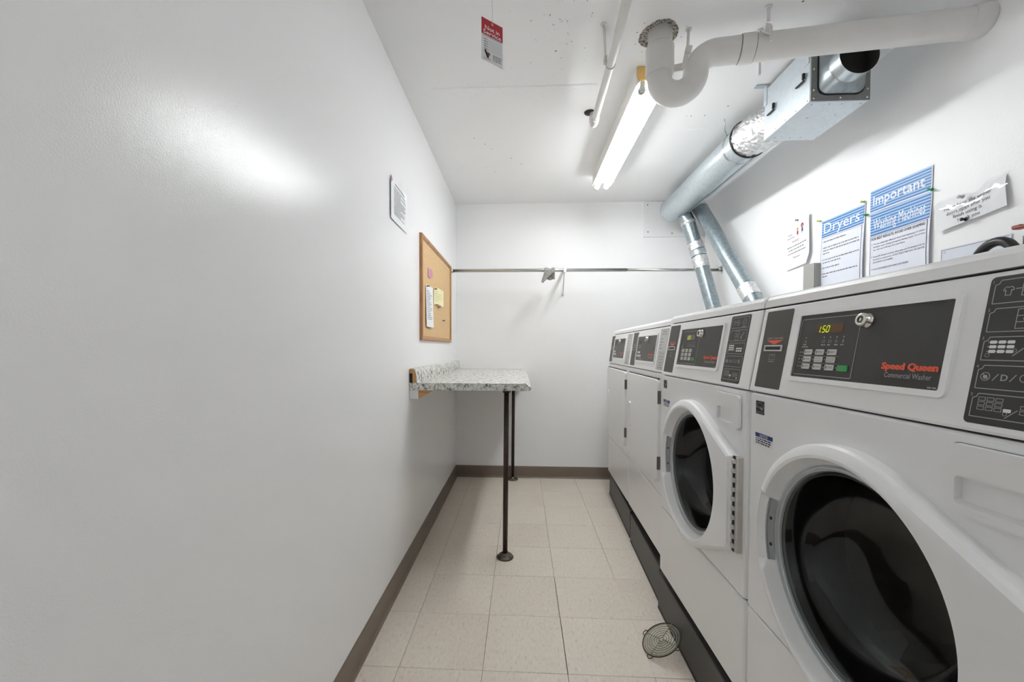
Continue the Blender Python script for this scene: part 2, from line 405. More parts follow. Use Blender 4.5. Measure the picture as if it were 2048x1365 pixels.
# ceiling slab with a round hole where the drain pipe comes down
HX, HY, HR = 0.552, 1.702, 0.076
def ceiling():
    mb = MB(); n = 48; ang = sorted([2 * pi * k / n for k in range(n)] + [atan2(y - HY, x - HX) % (2 * pi) for x in (XL, XR) for y in (YN, YB)])
    def out(a):
        c, s = cos(a), sin(a); t = []
        if c > 1e-9: t.append((XR - HX) / c)
        if c < -1e-9: t.append((XL - HX) / c)
        if s > 1e-9: t.append((YB - HY) / s)
        if s < -1e-9: t.append((YN - HY) / s)
        t = min(t); return (HX + c * t, HY + s * t)
    m = len(ang); rng = random.Random(3); rr = [HR * (1 + 0.05 * sin(3 * a) + rng.uniform(-.03, .03)) for a in ang]
    vs = [(*out(a), ZC) for a in ang] + [(HX + cos(a) * r, HY + sin(a) * r, ZC) for a, r in zip(ang, rr)] + [(HX + cos(a) * r * .86, HY + sin(a) * r * .86, ZC + 0.016) for a, r in zip(ang, rr)]
    fs = [(k, (k + 1) % m, m + (k + 1) % m, m + k) for k in range(m)]
    mb.add(vs, fs)
    mb.box(XL, XR, YN, YB, ZC + 0.06, ZC + 0.12)
    o = struct('ceiling', mb, M['ceiling'])
    h = MB(); h.add([vs[m + k] for k in range(m)] + [vs[2 * m + k] for k in range(m)], [(k, (k + 1) % m, m + (k + 1) % m, m + k) for k in range(m)], True)
    h.add([vs[2 * m + k] for k in range(m)], [tuple(range(m))])
    h.build('hole_rim', M['plaster'], o)
    p = MB(); rg = random.Random(21); spots = [(rg.gauss(.10, .10), rg.gauss(1.60, .10), rg.choice((.0008, .0011, .0015, .0024))) for _ in range(55)]
    spots += [(rg.gauss(.02, .16), rg.gauss(2.02, .05), .0014) for _ in range(30)]
    spots += [(HX + cos(a) * (HR + rg.uniform(.008, .03)), HY + sin(a) * (HR + rg.uniform(.008, .03)), rg.uniform(.002, .0035)) for a in (0.2, 1.1, 2.0, 2.6, 3.3, 3.9, 5.9)]
    for x, y, r_ in spots: p.add([(x + r_ * cos(k * pi / 4) * rg.uniform(.7, 1.3), y + r_ * sin(k * pi / 4) * rg.uniform(.7, 1.3), ZC - .0004) for k in range(8)], [tuple(range(8))])
    p.build('paint_pits', M['pit'], o)['kind'] = 'stuff'
ceiling()
# two joints in the ceiling boards
def seam(name, x0, x1, y, zz, bow):
    mb = MB(); n = 24; vs = []; rng = random.Random(int(y * 100))
    for k in range(n + 1):
        x = x0 + (x1 - x0) * k / n; yy = y + bow * sin(pi * k / n) + rng.uniform(-.002, .002); t = 0.0022 + rng.uniform(0, .0018)
        vs += [(x, yy - 0.005, zz), (x, yy, zz - t), (x, yy + 0.004, zz)]
    mb.add(vs, [(3 * k + j, 3 * k + j + 1, 3 * k + j + 4, 3 * k + j + 3) for k in range(n) for j in range(2)])
    struct(name, mb, M['ceiling'])
seam('trim_1', -0.45, 0.36, 2.0, ZC, 0.004); seam('trim_2', 0.66, 1.25, 2.40, ZC, 0.03)

# floor: slab and single tiles
T = 0.3048; XT, YT = -0.1372, 1.4165
floor = struct('floor', MB().box(XL - 0.05, XR + 0.05, YN, YB + 0.05, -0.08, -0.004), M['subfloor'])
tile_cache = {}
rng = random.Random(11)
for c in range(-2, 6):
    for r in range(-6, 9):
        x0, x1, y0, y1 = XT + c * T, XT + (c + 1) * T, YT + r * T, YT + (r + 1) * T
        x0, x1, y0, y1 = max(x0, XL - 0.03), min(x1, XR), max(y0, -0.5), min(y1, YB + 0.03)
        if x1 - x0 < 0.02 or y1 - y0 < 0.02 or (x0 > 0.78 and y0 < 1.0): continue
        g = 0.0007
        key = (round(x1 - x0, 4), round(y1 - y0, 4))
        if key not in tile_cache:
            a, b = (x1 - x0) / 2 - g, (y1 - y0) / 2 - g; mb = MB(); e = 0.0008
            mb.add([(-a, -b, -.004), (a, -b, -.004), (a, b, -.004), (-a, b, -.004), (-a, -b, -e), (a, -b, -e), (a, b, -e), (-a, b, -e),
                    (-a + e, -b + e, 0), (a - e, -b + e, 0), (a - e, b - e, 0), (-a + e, b - e, 0)],
                   [(0, 1, 5, 4), (1, 2, 6, 5), (2, 3, 7, 6), (3, 0, 4, 7), (4, 5, 9, 8), (5, 6, 10, 9), (6, 7, 11, 10), (7, 4, 8, 11), (8, 9, 10, 11)])
            tile_cache[key] = mb.mesh('tile', M['tile'])
        o = bpy.data.objects.new('tile', tile_cache[key]); COL.objects.link(o); o.parent = floor
        dx = 0.0014 if (c == 1 and r in (0, 1)) else 0.0
        o.location = ((x0 + x1) / 2 + dx, (y0 + y1) / 2, rng.uniform(-.0003, 0.0))

# vinyl cove base
def cove(name, fa, L0, L1):
    prof = [(0, 0), (0.016, 0), (0.012, 0.003), (0.007, 0.010), (0.0045, 0.02), (0.004, 0.095), (0.002, 0.1035), (0, 0.1035)]
    mb = MB().prism(prof, fa, L0, L1); struct(name, mb, M['base'])
cove('baseboard_left', lambda u, v, a: (XL + u, a, v), YN, YB)
cove('baseboard_back', lambda u, v, a: (a, YB - u, v), XL + 0.004, XR)

# ------------------------------------------------------------------ washers and dryers
PZ, PL = 0.2180, 0.2210
def machine_common(root, zb, zp, zs, dn, W, seam_z, front_hole=None):
    D = 0.69; r = 0.016
    L = hypot(zs - zp, dn); ey, ez = dn / L, (zs - zp) / L
    def pxf(s, t, h=0.0): return (s, ey * t - ez * h, zp + ez * t + ey * h)
    off = (0, 0, -zb)
    def part(mb, name, mat, parent=None, recalc=False, label=None):
        o = mb.build(name, mat, parent or root, recalc)
        if parent is None: o.location = off
        if label: o['label'] = label
        return o
    # plan outline of a cabinet shell: rounded front corners, open at back closed by a sheet
    arc = [(r - r * cos(pi / 2 * k / 5), r - r * sin(pi / 2 * k / 5)) for k in range(6)]
    outline = arc + [(W - x, y) for x, y in reversed(arc)]
    def shell(z0, z1, hole=None):
        mb = MB(); e = 0.004
        full = [(0, D)] + outline + [(W, D)]
        # side skin with softened top and bottom edge
        lv = [(z0, e), (z0 + e, 0), (z1 - e, 0), (z1, e)]
        n = len(full); vs = []
        for z, ins in lv:
            for x, y in full:
                dx = ins if x < W / 2 else -ins
                vs.append((x + dx * (1 if y > 1e-6 else 0), y + (ins if y < D - 1e-6 else 0), z))
        fs = []
        for a in range(3):
            for k in range(n - 1):
                if hole and a == 1 and k == 6: continue
                fs.append((a * n + k, a * n + k + 1, (a + 1) * n + k + 1, (a + 1) * n + k))
        mb.add(vs, fs)
        # returns at top and bottom
        for z, a in ((z0, 0), (z1, 3)):
            q = [vs[a * n + k] for k in range(n)]
            ins = [(min(max(x, 0.03), W - 0.03), min(max(y, 0.03), D), z) for x, y, _ in q]
            mb.add(q + ins, [(k, k + 1, n + k + 1, n + k) for k in range(n - 1)])
        if hole:
            cx, cz, rad = hole; xa, xb, za, zb_ = r, W - r, z0 + e, z1 - e
            N = 72; angs = sorted([2 * pi * k / N for k in range(N)] + [atan2(z - cz, x - cx) % (2 * pi) for x in (xa, xb) for z in (za, zb_)])
            def out(a):
                c_, s_ = cos(a), sin(a); t = []
                if c_ > 1e-9: t.append((xb - cx) / c_)
                if c_ < -1e-9: t.append((xa - cx) / c_)
                if s_ > 1e-9: t.append((zb_ - cz) / s_)
                if s_ < -1e-9: t.append((za - cz) / s_)
                t = min(t); return (cx + c_ * t, 0, cz + s_ * t)
            m = len(angs)
            mb.add([out(a) for a in angs] + [(cx + rad * cos(a), 0, cz + rad * sin(a)) for a in angs], [(k, (k + 1) % m, m + (k + 1) % m, m + k) for k in range(m)])
        return mb
    g = 0.002
    part(shell(zb, seam_z - g), 'lower_panel', M['white'])
    part(shell(seam_z + g, zp - g, front_hole), 'front_panel', M['white'])
    # control console: sloped front
    prof = [(0.001, zp + g), (0.0, zp + g + 0.004), (dn - 0.0008, zs - g - 0.003), (dn + 0.003, zs - g), (D, zs - g), (D, zp + g)]
    bm = bmesh.new(); mbp = MB().prism(prof, lambda u, v, a: (a, u, v), 0.001, W - 0.001)
    for v in mbp.v: bm.verts.new(v)
    bm.verts.ensure_lookup_table()
    for f in mbp.f: bm.faces.new([bm.verts[i] for i in f])
    ed = [e_ for e_ in bm.edges if (abs(e_.verts[0].co.x - e_.verts[1].co.x) < 1e-5 and max(e_.verts[0].co.y, e_.verts[1].co.y) < 0.08 and abs(e_.verts[0].co.z - e_.verts[1].co.z) > 0.1)]
    bmesh.ops.bevel(bm, geom=ed, offset=0.010, segments=4, profile=0.5, affect='EDGES')
    part(MB().frombm(bm), 'control_console', M['white_plastic'], recalc=True)
    # lid
    lz = zs + 0.034
    bm = bmesh.new(); mbp = MB().prism([(dn + 0.001, zs + g), (dn + 0.003, zs + 0.020), (dn + 0.008, zs + 0.028), (dn + 0.018, lz - 0.001), (dn + 0.026, lz), (D, lz), (D, zs + g)], lambda u, v, a: (a, u, v), 0.001, W - 0.001)
    for v in mbp.v: bm.verts.new(v)
    bm.verts.ensure_lookup_table()
    for f in mbp.f: bm.faces.new([bm.verts[i] for i in f])
    ed = [e_ for e_ in bm.edges if abs(e_.verts[0].co.x - e_.verts[1].co.x) < 1e-5 and min(e_.verts[0].co.z, e_.verts[1].co.z) > zs + 0.018 and max(e_.verts[0].co.y, e_.verts[1].co.y) < D + 1]
    ed = [e_ for e_ in ed if not (abs(e_.verts[0].co.y - D) < 1e-4 and abs(e_.verts[1].co.y - D) < 1e-4)]
    bmesh.ops.bevel(bm, geom=ed, offset=0.008, segments=3, profile=0.5, affect='EDGES')
    part(MB().frombm(bm), 'lid', M['white'], recalc=True)
    # black strips that stand in for the shade inside the seams
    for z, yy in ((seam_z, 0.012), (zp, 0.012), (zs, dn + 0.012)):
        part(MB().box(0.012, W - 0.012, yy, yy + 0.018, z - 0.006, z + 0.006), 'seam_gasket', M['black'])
    part(MB().box(0.004, W - 0.004, D - 0.004, D, zb + 0.01, zs - 0.01), 'back_panel', M['white'])
    part(MB().box(0.03, W - 0.03, 0.03, D - 0.01, zb - 0.004, zb + 0.004), 'base_pan', M['black'])  # black sheet stands in for the shadow under the body
    for fx in (0.07, W - 0.07):
        for fy in (0.09, D - 0.09):
            part(MB().lathe([(0, 0), (0.022, 0), (0.022, 0.006), (0.009, 0.009), (0.009, zb - PLT - 0.004)], (fx, fy, PLT), (0, 0, 1), 12), 'foot', M['black'])
    return part, pxf
PLT = 0.166          # top of the plinths

def lock(part, pxf, x, z, r=0.0115):
    o = Vector(pxf(x, z, 0)); ax = Vector(pxf(x, z, 1)) - o
    k = part(MB().lathe([(r * 1.15, 0), (r * 1.15, .004), (r, .005), (r, .012), (r * .88, .0145), (r * .5, .0145), (r * .5, .0132), (0, .0132)], o, ax, 24), 'lock_barrel', M['chrome'])
    b = MB().ringflat(x, z, r * .28, r * .52, .0147, pxf, 16)
    b.build('key_way', M['black'], k); return k

def washer(name, label, fx, fy, brand_on, zb=0.200):
    W = 0.672; zp, zs, dn = 1.047, 1.265, 0.036
    root = empty(name, (fx, fy, zb), -pi / 2); tag(root, label, 'washing machine', 'front-loading washers in the row')
    CX, CZ = 0.333, 0.728
    part, pxf = machine_common(root, zb, zp, zs, dn, W, 0.474, (CX, CZ, 0.212))
    # ---- console
    p = part(MB().plate(rrect(.021, .121, .015, .210, .004), 0, .0012, pxf), 'card_reader_panel', M['dark_panel'])
    sub = lambda mb, n, m, par: mb.build(n, M[m], par)
    c, sl = .071, .115
    sub(MB().hframe(rrect(c - .035, c + .035, sl - .0075, sl + .0075), rrect(c - .031, c + .031, sl - .0042, sl + .0042), .001, .004, pxf), 'slot_bezel', 'grey_label', p)
    sub(MB().flat(rrect(c - .031, c + .031, sl - .0042, sl + .0042), .0016, pxf), 'card_slot', 'black', p)
    sub(MB().flat([(c - .034, .1350), (c, .1245), (c + .034, .1350)], .0016, pxf), 'arrow_mark', 'print_red', p)
    sub(MB().text('INSERT CARD HERE', c, .1375, .0066, .0016, pxf, width=.060, align='C'), 'lettering', 'print_grey', p)
    mb = MB().poly([(c - .011, .096), (c - .011, .086), (c + .011, .086), (c + .011, .096)], .0008, .0016, pxf)
    mb.line((c - .012, .0985), (c + .012, .0985), .0012, .0016, pxf); mb.line((c, .0925), (c, .0975), .0012, .0016, pxf); mb.line((c - .012, .0815), (c + .012, .0815), .0014, .0016, pxf)
    sub(mb, 'card_symbol', 'print_grey', p)
    # display panel with raised bezel
    bz = part(MB().hframe(rrect(.145, .492, .041, .198, .010), rrect(.157, .482, .051, .188, .003), 0, .0055, pxf), 'display_bezel', M['white_plastic'])
    dp = part(MB().plate(rrect(.155, .484, .050, .189, .003), 0, .003, pxf), 'display_panel', M['black_panel'])
    H = .0034
    sub(MB().frame(.161, .321, .0565, .1795, .0013, H, pxf, .003), 'keypad_outline', 'print_grey', dp)
    sub(MB().flat(rrect(.2130, .2815, .1465, .1645), H, pxf), 'readout_window', 'display', dp)
    # seven segment price 1.50
    seg = MB()
    def digit(ch, x, z, w, h):
        segs = {'1': 'ef', '5': 'afgcd', '0': 'abcdef'}[ch]; t = .0014; sh = .18
        q = {'a': ((0, h), (w, h)), 'b': ((w, h), (w, h / 2)), 'c': ((w, h / 2), (w, 0)), 'd': ((0, 0), (w, 0)), 'e': ((0, 0), (0, h / 2)), 'f': ((0, h / 2), (0, h)), 'g': ((0, h / 2), (w, h / 2))}
        for k in segs:
            (a, b), (c_, d) = q[k]; L = hypot(c_ - a, d - b); ux, uz = (c_ - a) / L * .0006, (d - b) / L * .0006
            seg.line((x + a + sh * b + ux, z + b + uz), (x + c_ + sh * d - ux, z + d - uz), t, H + .0004, pxf)
    digit('1', .2200, .1485, .0058, .0130); digit('5', .2265, .1485, .0068, .0130); digit('0', .2375, .1485, .0068, .0130)
    seg.disc(.2228, .1487, .0009, H + .0004, pxf, 8)
    sub(seg, 'price_digits', 'digits', dp)
    led = MB(); ic = MB()
    for x in (.184, .236, .253, .270, .287):
        led.disc(x, .1375, .0016, H, pxf, 10)
    for x in (.236, .253):
        ic.frame(x - .004, x + .004, .1265, .1315, .0006, H, pxf); ic.greek(x - .005, x + .006, .1205, .0024, H, pxf)
    ic.ringflat(.270, .129, .002, .0028, H, pxf, 12); ic.greek(.266, .275, .1205, .0024, H, pxf)
    ic.line((.287, .126), (.287, .1325), .002, H, pxf); ic.greek(.2815, .293, .1205, .0024, H, pxf)
    ic.line((.183, .132), (.187, .127), .001, H, pxf); ic.disc(.183, .130, .0015, H, pxf, 8); ic.greek(.178, .190, .1215, .0024, H, pxf); ic.greek(.175, .193, .1165, .0024, H, pxf)
    for i, z in enumerate((.106, .091, .075)):
        ic.greek(.171, .178, z - .001, .0022, H, pxf)
        for x in (.182, .2155, .2485): led.disc(x, z, .0015, H, pxf, 8)
        if i < 2: ic.line((.168, z - .0078), (.282, z - .0078), .0007, H, pxf)
    led.disc(.2815, .0755, .0015, H, pxf, 8)
    sub(led, 'indicator_light', 'print_grey', dp); sub(ic, 'lettering', 'print_grey', dp)
    names = (('HOT', 'WARM', 'COLD'), ('NORMAL', 'PERM. PRESS', 'DELICATE'), ('HOT', 'WARM', 'COLD'))
    names = ((('LIGHT',), ('MEDIUM',), ('HEAVY',)), (('NORMAL',), ('PERM PRESS', '& KNITS'), ('DELICATES', 'BULKY')), (('HOT',), ('WARM',), ('COLD',)))
    for i, z in enumerate((.1065, .091, .0755)):
        for j, x in enumerate((.1985, .2318, .2650)):
            b = sub(MB().plate(rrect(x - .0115, x + .0115, z - .0058, z + .0058, .0016), H - .001, H + .0012, pxf), 'button', 'button', dp)
    sub(MB().plate(rrect(.2855, .3105, .0695, .0812, .0016), H - .001, H + .0012, pxf), 'start_button', 'green_button', dp)['label'] = 'green start button'
    bt = MB()
    for i, z in enumerate((.1065, .091, .0755)):
        for j, x in enumerate((.1985, .2318, .2650)):
            wd = names[i][j]
            if len(wd) == 1:
                bt.text(wd[0], x - .004, z - .0016, .0052, H + .0016, pxf, width=.0135)
                bt.line((x - .0075, z - .003), (x - .0075, z + .003), .0022, H + .0016, pxf)
            else:
                for k, q in enumerate(wd): bt.text(q, x, z + .0006 - k * .0045, .0036, H + .0016, pxf, width=.018, align='C')
    sub(bt, 'key_legend', 'ink', dp)
    lock(lambda mb, n, m: mb.build(n, m, dp), pxf, .331, .1665, .0125)
    sub(MB().text('Speed Queen', .381 - .0007, .0795, .0155, H, pxf, width=.0940, offset=.03).text('Speed Queen', .381, .0795, .0155, H + .0001, pxf, width=.0940, offset=.03).text('Speed Queen', .381 + .0007, .0795, .0155, H + .0002, pxf, width=.0940, offset=.03), 'brand_lettering', 'print_red', dp)
    sub(MB().text('Commercial Washer', .389, .0655, .0125, H, pxf, width=.0785), 'model_lettering', 'print_grey', dp)
    sub(MB().greek(.464, .480, .0535, .002, H, pxf), 'serial_print', 'print_grey', dp)
    # instruction plate with five boxes
    ip = part(MB().plate(rrect(.519, .622, .013, .212, .006), 0, .0012, pxf), 'instruction_panel', M['black_panel'])
    h = .0016; g = MB(); wht = MB()
    for k in range(5):
        z1 = .2065 - k * .0382; z0 = z1 - .0312
        nt = .006
        pts = [(.5255 + nt, z1), (.6165, z1), (.6165, z0), (.5255, z0), (.5255, z1 - nt), (.5255 + nt * .7, z1 - nt * .75)]
        g.poly(pts, .0011, h, pxf, True)
        g.text(str(k + 1), .5225, z1 - .0035, .006, h, pxf)
    # 1 shirt into machine, 2 dispenser, 3 cycle keys, 4 soap or door or start, 5 temperature keys
    def shirt(x, z, k):
        P = [(-.5, .45), (-.22, .6), (-.1, .5), (.1, .5), (.22, .6), (.5, .45), (.62, .1), (.36, .02), (.32, .2), (.32, -.6), (-.32, -.6), (-.32, .2), (-.36, .02), (-.62, .1)]
        g.poly([(x + a * k, z + b * k) for a, b in P], .0009, h, pxf, True)
    z = .191; shirt(.5415, z, .0095); g.line((.549, z + .002), (.5555, z + .002), .001, h, pxf)
    g.frame(.556, .566, z - .008, z + .008, .0009, h, pxf); g.ringflat(.561, z - .001, .0028, .0036, h, pxf, 14)
    g.line((.568, z), (.574, z), .001, h, pxf); g.ringflat(.595, z, .0085, .0096, h, pxf, 18); g.ringflat(.595, z, .004, .0046, h, pxf, 14); g.greek(.586, .606, z - .0145, .002, h, pxf)
    z = .153; g.frame(.556, .576, z - .013, z + .013, .0009, h, pxf); g.line((.556, z - .004), (.576, z - .004), .0009, h, pxf); g.line((.556, z + .004), (.576, z + .004), .0009, h, pxf)
    g.ringflat(.566, z, .002, .0028, h, pxf, 10); g.poly([(.587, z - .010), (.592, z - .002), (.598, z + .004), (.603, z + .009)], .0022, h, pxf); g.ringflat(.5905, z - .007, .003, .0038, h, pxf, 12)
    z = .116
    for i in range(3):
        for j in range(3):
            wht.flat(rrect(.5325 + j * .0098, .5405 + j * .0098, z + .005 - i * .0062, z + .0092 - i * .0062, .001, 2), h, pxf)
            g.disc(.5312 + j * .0098, z + .0071 - i * .0062, .0009, h, pxf, 6)
    g.ringflat(.532, z - .0105, .0022, .0028, h, pxf, 12); g.line((.560, z - .011), (.570, z - .001), .001, h, pxf); g.ringflat(.5615, z - .004, .0016, .0022, h, pxf, 10)
    for i in range(2):
        for j in range(3): wht.flat(rrect(.575 + j * .0108, .5835 + j * .0108, z - .004 - i * .0068, z + .0005 - i * .0068, .001, 2), h, pxf)
    z = .077; g.ringflat(.535, z, .0048, .0057, h, pxf, 18); g.line((.5315, z + .0035), (.5385, z - .0035), .001, h, pxf); g.disc(.535, z - .0005, .0028, h, pxf, 10)
    g.line((.5435, z - .005), (.5495, z + .004), .001, h, pxf); g.text('D', .5525, z - .0045, .0118, h, pxf, offset=.01); g.line((.5625, z - .005), (.5685, z + .004), .001, h, pxf)
    g.ringflat(.577, z, .0042, .005, h, pxf, 14); g.line((.584, z - .005), (.590, z + .004), .001, h, pxf); g.ringflat(.601, z, .0062, .007, h, pxf, 16); g.disc(.601, z, .003, h, pxf, 10)
    z = .041
    for i in range(3):
        for j in range(3): g.frame(.5325 + j * .0098, .5408 + j * .0098, z + .0035 - i * .0062, z + .0085 - i * .0062, .0007, h, pxf)
    wht.flat(rrect(.562, .5705, z - .0085, z - .004, .001, 2), h, pxf); g.ringflat(.5645, z - .0105, .002, .0026, h, pxf, 12); g.line((.565, z - .016), (.577, z - .004), .0009, h, pxf)
    for i in range(2):
        for j in range(3): g.frame(.579 + j * .0100, .5875 + j * .0100, z - .003 - i * .0062, z + .002 - i * .0062, .0007, h, pxf)
    wht.disc(.604, z - .0125, .0026, h, pxf, 10)
    sub(g, 'pictogram', 'print_grey', ip); sub(wht, 'pictogram_fill', 'print_white', ip)
    # ---- stickers on the front
    es = part(MB().plate(rrect(.033, .068, .993, 1.027), 0, .0006), 'energy_sticker', M['black'])
    e = MB(); hh = .0010
    e.frame(.0335, .0675, .9995, 1.0265, .0006, hh); e.ringflat(.0505, 1.0075, .0140, .0150, hh, board, 20, 1.05, 0.12, pi - 0.12)
    e.text('energy', .0365, 1.0085, .0085, hh, width=.020, shear=.0)
    star = []
    for k in range(10): star.append((.0585 + (.0062 if k % 2 == 0 else .0026) * cos(pi / 2 + k * pi / 5), 1.0075 + (.0062 if k % 2 == 0 else .0026) * sin(pi / 2 + k * pi / 5)))
    e.add([board(a, b, hh) for a, b in [(.0585, 1.0075)] + star], [(0, 1 + k, 1 + (k + 1) % 10) for k in range(10)])
    e.text('ENERGY STAR', .0505, .9945, .0055, hh, width=.031, align='C')
    sub(e, 'lettering', 'print_grey', es)
    nt = part(MB().plate(rrect(.033, .105, .915, .945), 0, .0005), 'notice_sticker', M['paper'])
    sub(MB().flat(rrect(.033, .105, .9345, .945), .0009), 'header_band', 'navy', nt)
    sub(MB().text('NOTICE', .069, .9362, .0098, .0013, width=.032, align='C', offset=.02), 'notice_lettering', 'print_white', nt)
    t = MB()
    for k, q in enumerate(('LEAVE LOADING DOOR', 'OPEN SLIGHTLY WHEN NOT', 'IN USE TO PREVENT ODORS')): t.greek(.0355, .0995 - .006 * (k == 2), .9290 - k * .0054, .0030, .0009, rng=random.Random(k + 2))
    sub(t, 'fine_print', 'ink', nt)
    # ---- soap drawer
    dr = part(MB().hframe(rrect(.507, .642, .935, 1.030, .012), rrect(.521, .613, .948, .987, .006), 0, .010), 'soap_drawer', M['white_plastic'])
    pk = MB(); q0 = rrect(.521, .613, .948, .987, .006); q1 = rrect(.526, .608, .966, .986, .004)
    n = len(q0); pk.add([board(a, b, .010) for a, b in q0] + [board(a, b, -.034) for a, b in q1], [(k, (k + 1) % n, n + (k + 1) % n, n + k) for k in range(n)])
    pk.flat(q1, -.034); sub(MB().frame(.5055, .6435, .9335, 1.0315, .003, .0006, board, .013), 'drawer_gap', 'grey_plastic', dr); sub(pk, 'finger_pull', 'white_plastic', dr)
    sub(MB().box(.524, .540, .004, .018, .982, .9875), 'latch_tab', 'black', dr)
    # ---- door
    hull = []; HXR, HZT, HZB = .634, .861, .595; Ro = .250
    def rho(a, Rr, xr, zt, zb_):
        # radial distance of the convex hull of a circle and the two hinge corners
        best = Rr
        dx, dz = cos(a), sin(a)
        pts = [(xr - CX, zt - CZ), (xr - CX, zb_ - CZ)]
        poly = []
        for (px, pz), sgn in zip(pts, (1, -1)):
            d = hypot(px, pz); ph = atan2(pz, px); al = math.acos(Rr / d); tp = ph + sgn * al
            poly.append(((Rr * cos(tp), Rr * sin(tp)), (px, pz)))
        segs = [(poly[0][0], poly[0][1]), (poly[0][1], poly[1][1]), (poly[1][1], poly[1][0])]
        for (ax, az), (bx, bz) in segs:
            ex, ez = bx - ax, bz - az; den = dx * ez - dz * ex
            if abs(den) < 1e-9: continue
            t = (ax * ez - az * ex) / den; u = (ax * dz - az * dx) / den
            if t > 0 and -1e-6 <= u <= 1 + 1e-6: best = max(best, t)
        return best
    N = 120
    angs = sorted([2 * pi * k / N for k in range(N)] + [atan2(HZT - CZ, HXR - CX), atan2(HZB - CZ, HXR - CX) % (2 * pi)])
    def scoop(a):            # finger scoop at the handle side
        d = abs(((a - (pi - 0.02)) + pi) % (2 * pi) - pi)
        return max(0.0, min(1.0, (0.40 - d) / 0.045))
    layers = []
    for k in range(8):
        row = []
        for a in angs:
            ro = rho(a, Ro, HXR, HZT, HZB); rf = rho(a, Ro - .011, HXR - .004, HZT - .008, HZB + .008); sc_ = scoop(a)
            rr, hh_ = [(ro, 0.0), (ro, .019), (ro - .004, .026), (rf, .031), (.228, .034), (.222, .0325), (.219, .028), (.206, -.006)][k]
            hh_ = hh_ - sc_ * [0, 0, 0, .002, .017, .019, .017, 0][k]
            row.append((CX + rr * cos(a), -hh_, CZ + rr * sin(a)))
        layers.append(row)
    mb = MB(); m = len(angs); vs = [p_ for row in layers for p_ in row]
    mb.add(vs, [(i * m + k, i * m + (k + 1) % m, (i + 1) * m + (k + 1) % m, (i + 1) * m + k) for i in range(7) for k in range(m)], True)
    door = part(mb, 'door', M['white_plastic'], recalc=True)
    for pl in door.data.polygons: pl.use_smooth = True
    try:
        door.data.set_sharp_from_angle(angle=R(24))
    except Exception: pass
    C0 = (CX, 0, CZ); AX = (0, 1, 0)
    sub(MB().lathe([(.2085, .002), (.2050, -.006), (.2015, -.0075), (.2000, -.002), (.1985, -.004), (.1970, .000), (.1955, .012)], C0, AX, 72), 'glass_trim', 'trim_grey', door)
    sub(MB().lathe([(.1952, .006), (.192, .002), (.188, .006), (.183, .028), (.171, .062), (.150, .086), (.118, .098), (.07, .104), (0, .106)], C0, AX, 72), 'door_glass', 'glass', door)
    # handle plate inside the scoop
    hp = MB(); a0, a1 = pi - .36, pi + .32; nn = 18; vs = []
    for k in range(nn + 1):
        a = a0 + (a1 - a0) * k / nn
        for rr, hh_ in ((.2095, .0065), (.2195, .0135), (.2200, .0165), (.2250, .0165)): vs.append((CX + rr * cos(a), -hh_, CZ + rr * sin(a)))
    hp.add(vs, [(4 * k + j, 4 * k + j + 1, 4 * k + j + 5, 4 * k + j + 4) for k in range(nn) for j in range(3)])
    hd = sub(hp, 'handle_plate', 'grey_plastic', door)
    for a in (pi - .13, pi + .16): scr = MB().lathe([(0.0038, 0), (.0038, .002), (0, .0026)], (CX + .2150 * cos(a), -.0098, CZ + .2150 * sin(a)), (0, -1, 0), 10); sub(scr, 'screw', 'black', door)
    # gasket and drum behind the glass
    part(MB().lathe([(.2115, .001), (.207, .010), (.200, .035), (.198, .090), (.205, .125), (.200, .150), (.214, .160)], C0, AX, 48), 'door_gasket', M['rubber'])
    drum = part(MB().lathe([(.214, .160), (.250, .165), (.252, .175), (.252, .500), (.235, .515), (.150, .515), (.145, .508), (.06, .508), (.05, .500), (0, .500)], C0, AX, 48), 'drum', M['drum'])
    for k in range(3):
        a = pi / 2 + .5 + k * 2 * pi / 3
        b = MB(); cxx, czz = CX + .252 * cos(a), CZ + .252 * sin(a); tx, tz = -sin(a), cos(a)
        P = lambda u, v, y: (cxx + tx * u - cos(a) * v, y, czz + tz * u - sin(a) * v)
        b.add([P(-.03, 0, .19), P(.03, 0, .19), P(.012, .05, .20), P(-.012, .05, .20), P(-.03, 0, .49), P(.03, 0, .49), P(.012, .05, .48), P(-.012, .05, .48)],
              [(0, 1, 2, 3), (4, 7, 6, 5), (1, 5, 6, 2), (0, 3, 7, 4), (3, 2, 6, 7)])
        sub(b, 'drum_paddle', 'drum', drum)
    # piano hinge
    hg = part(MB().bbox(.6345, .6560, -.016, .002, .596, .862, .002, 1), 'hinge', M['hinge'])
    sub(MB().box(.6325, .6450, -.0172, -.012, .596, .862), 'hinge_gap', 'black', hg)
    for k in range(10):
        z = .606 + k * .0262
        kn = MB().bbox(.6335, .6470, -.0225, -.012, z - .0002, z + .0125, .003, 2)
        sub(kn, 'hinge_knuckle', 'hinge', hg)
    return root

WX = 0.605
washer('washing_machine', 'front-loading washing machine nearest the camera, cut off by the right edge, showing 1.50', WX, 1.102, True)
washer('washing_machine', 'front-loading washing machine with its door hinge in view, between the dryers and the nearest washer', WX, 1.779, True)

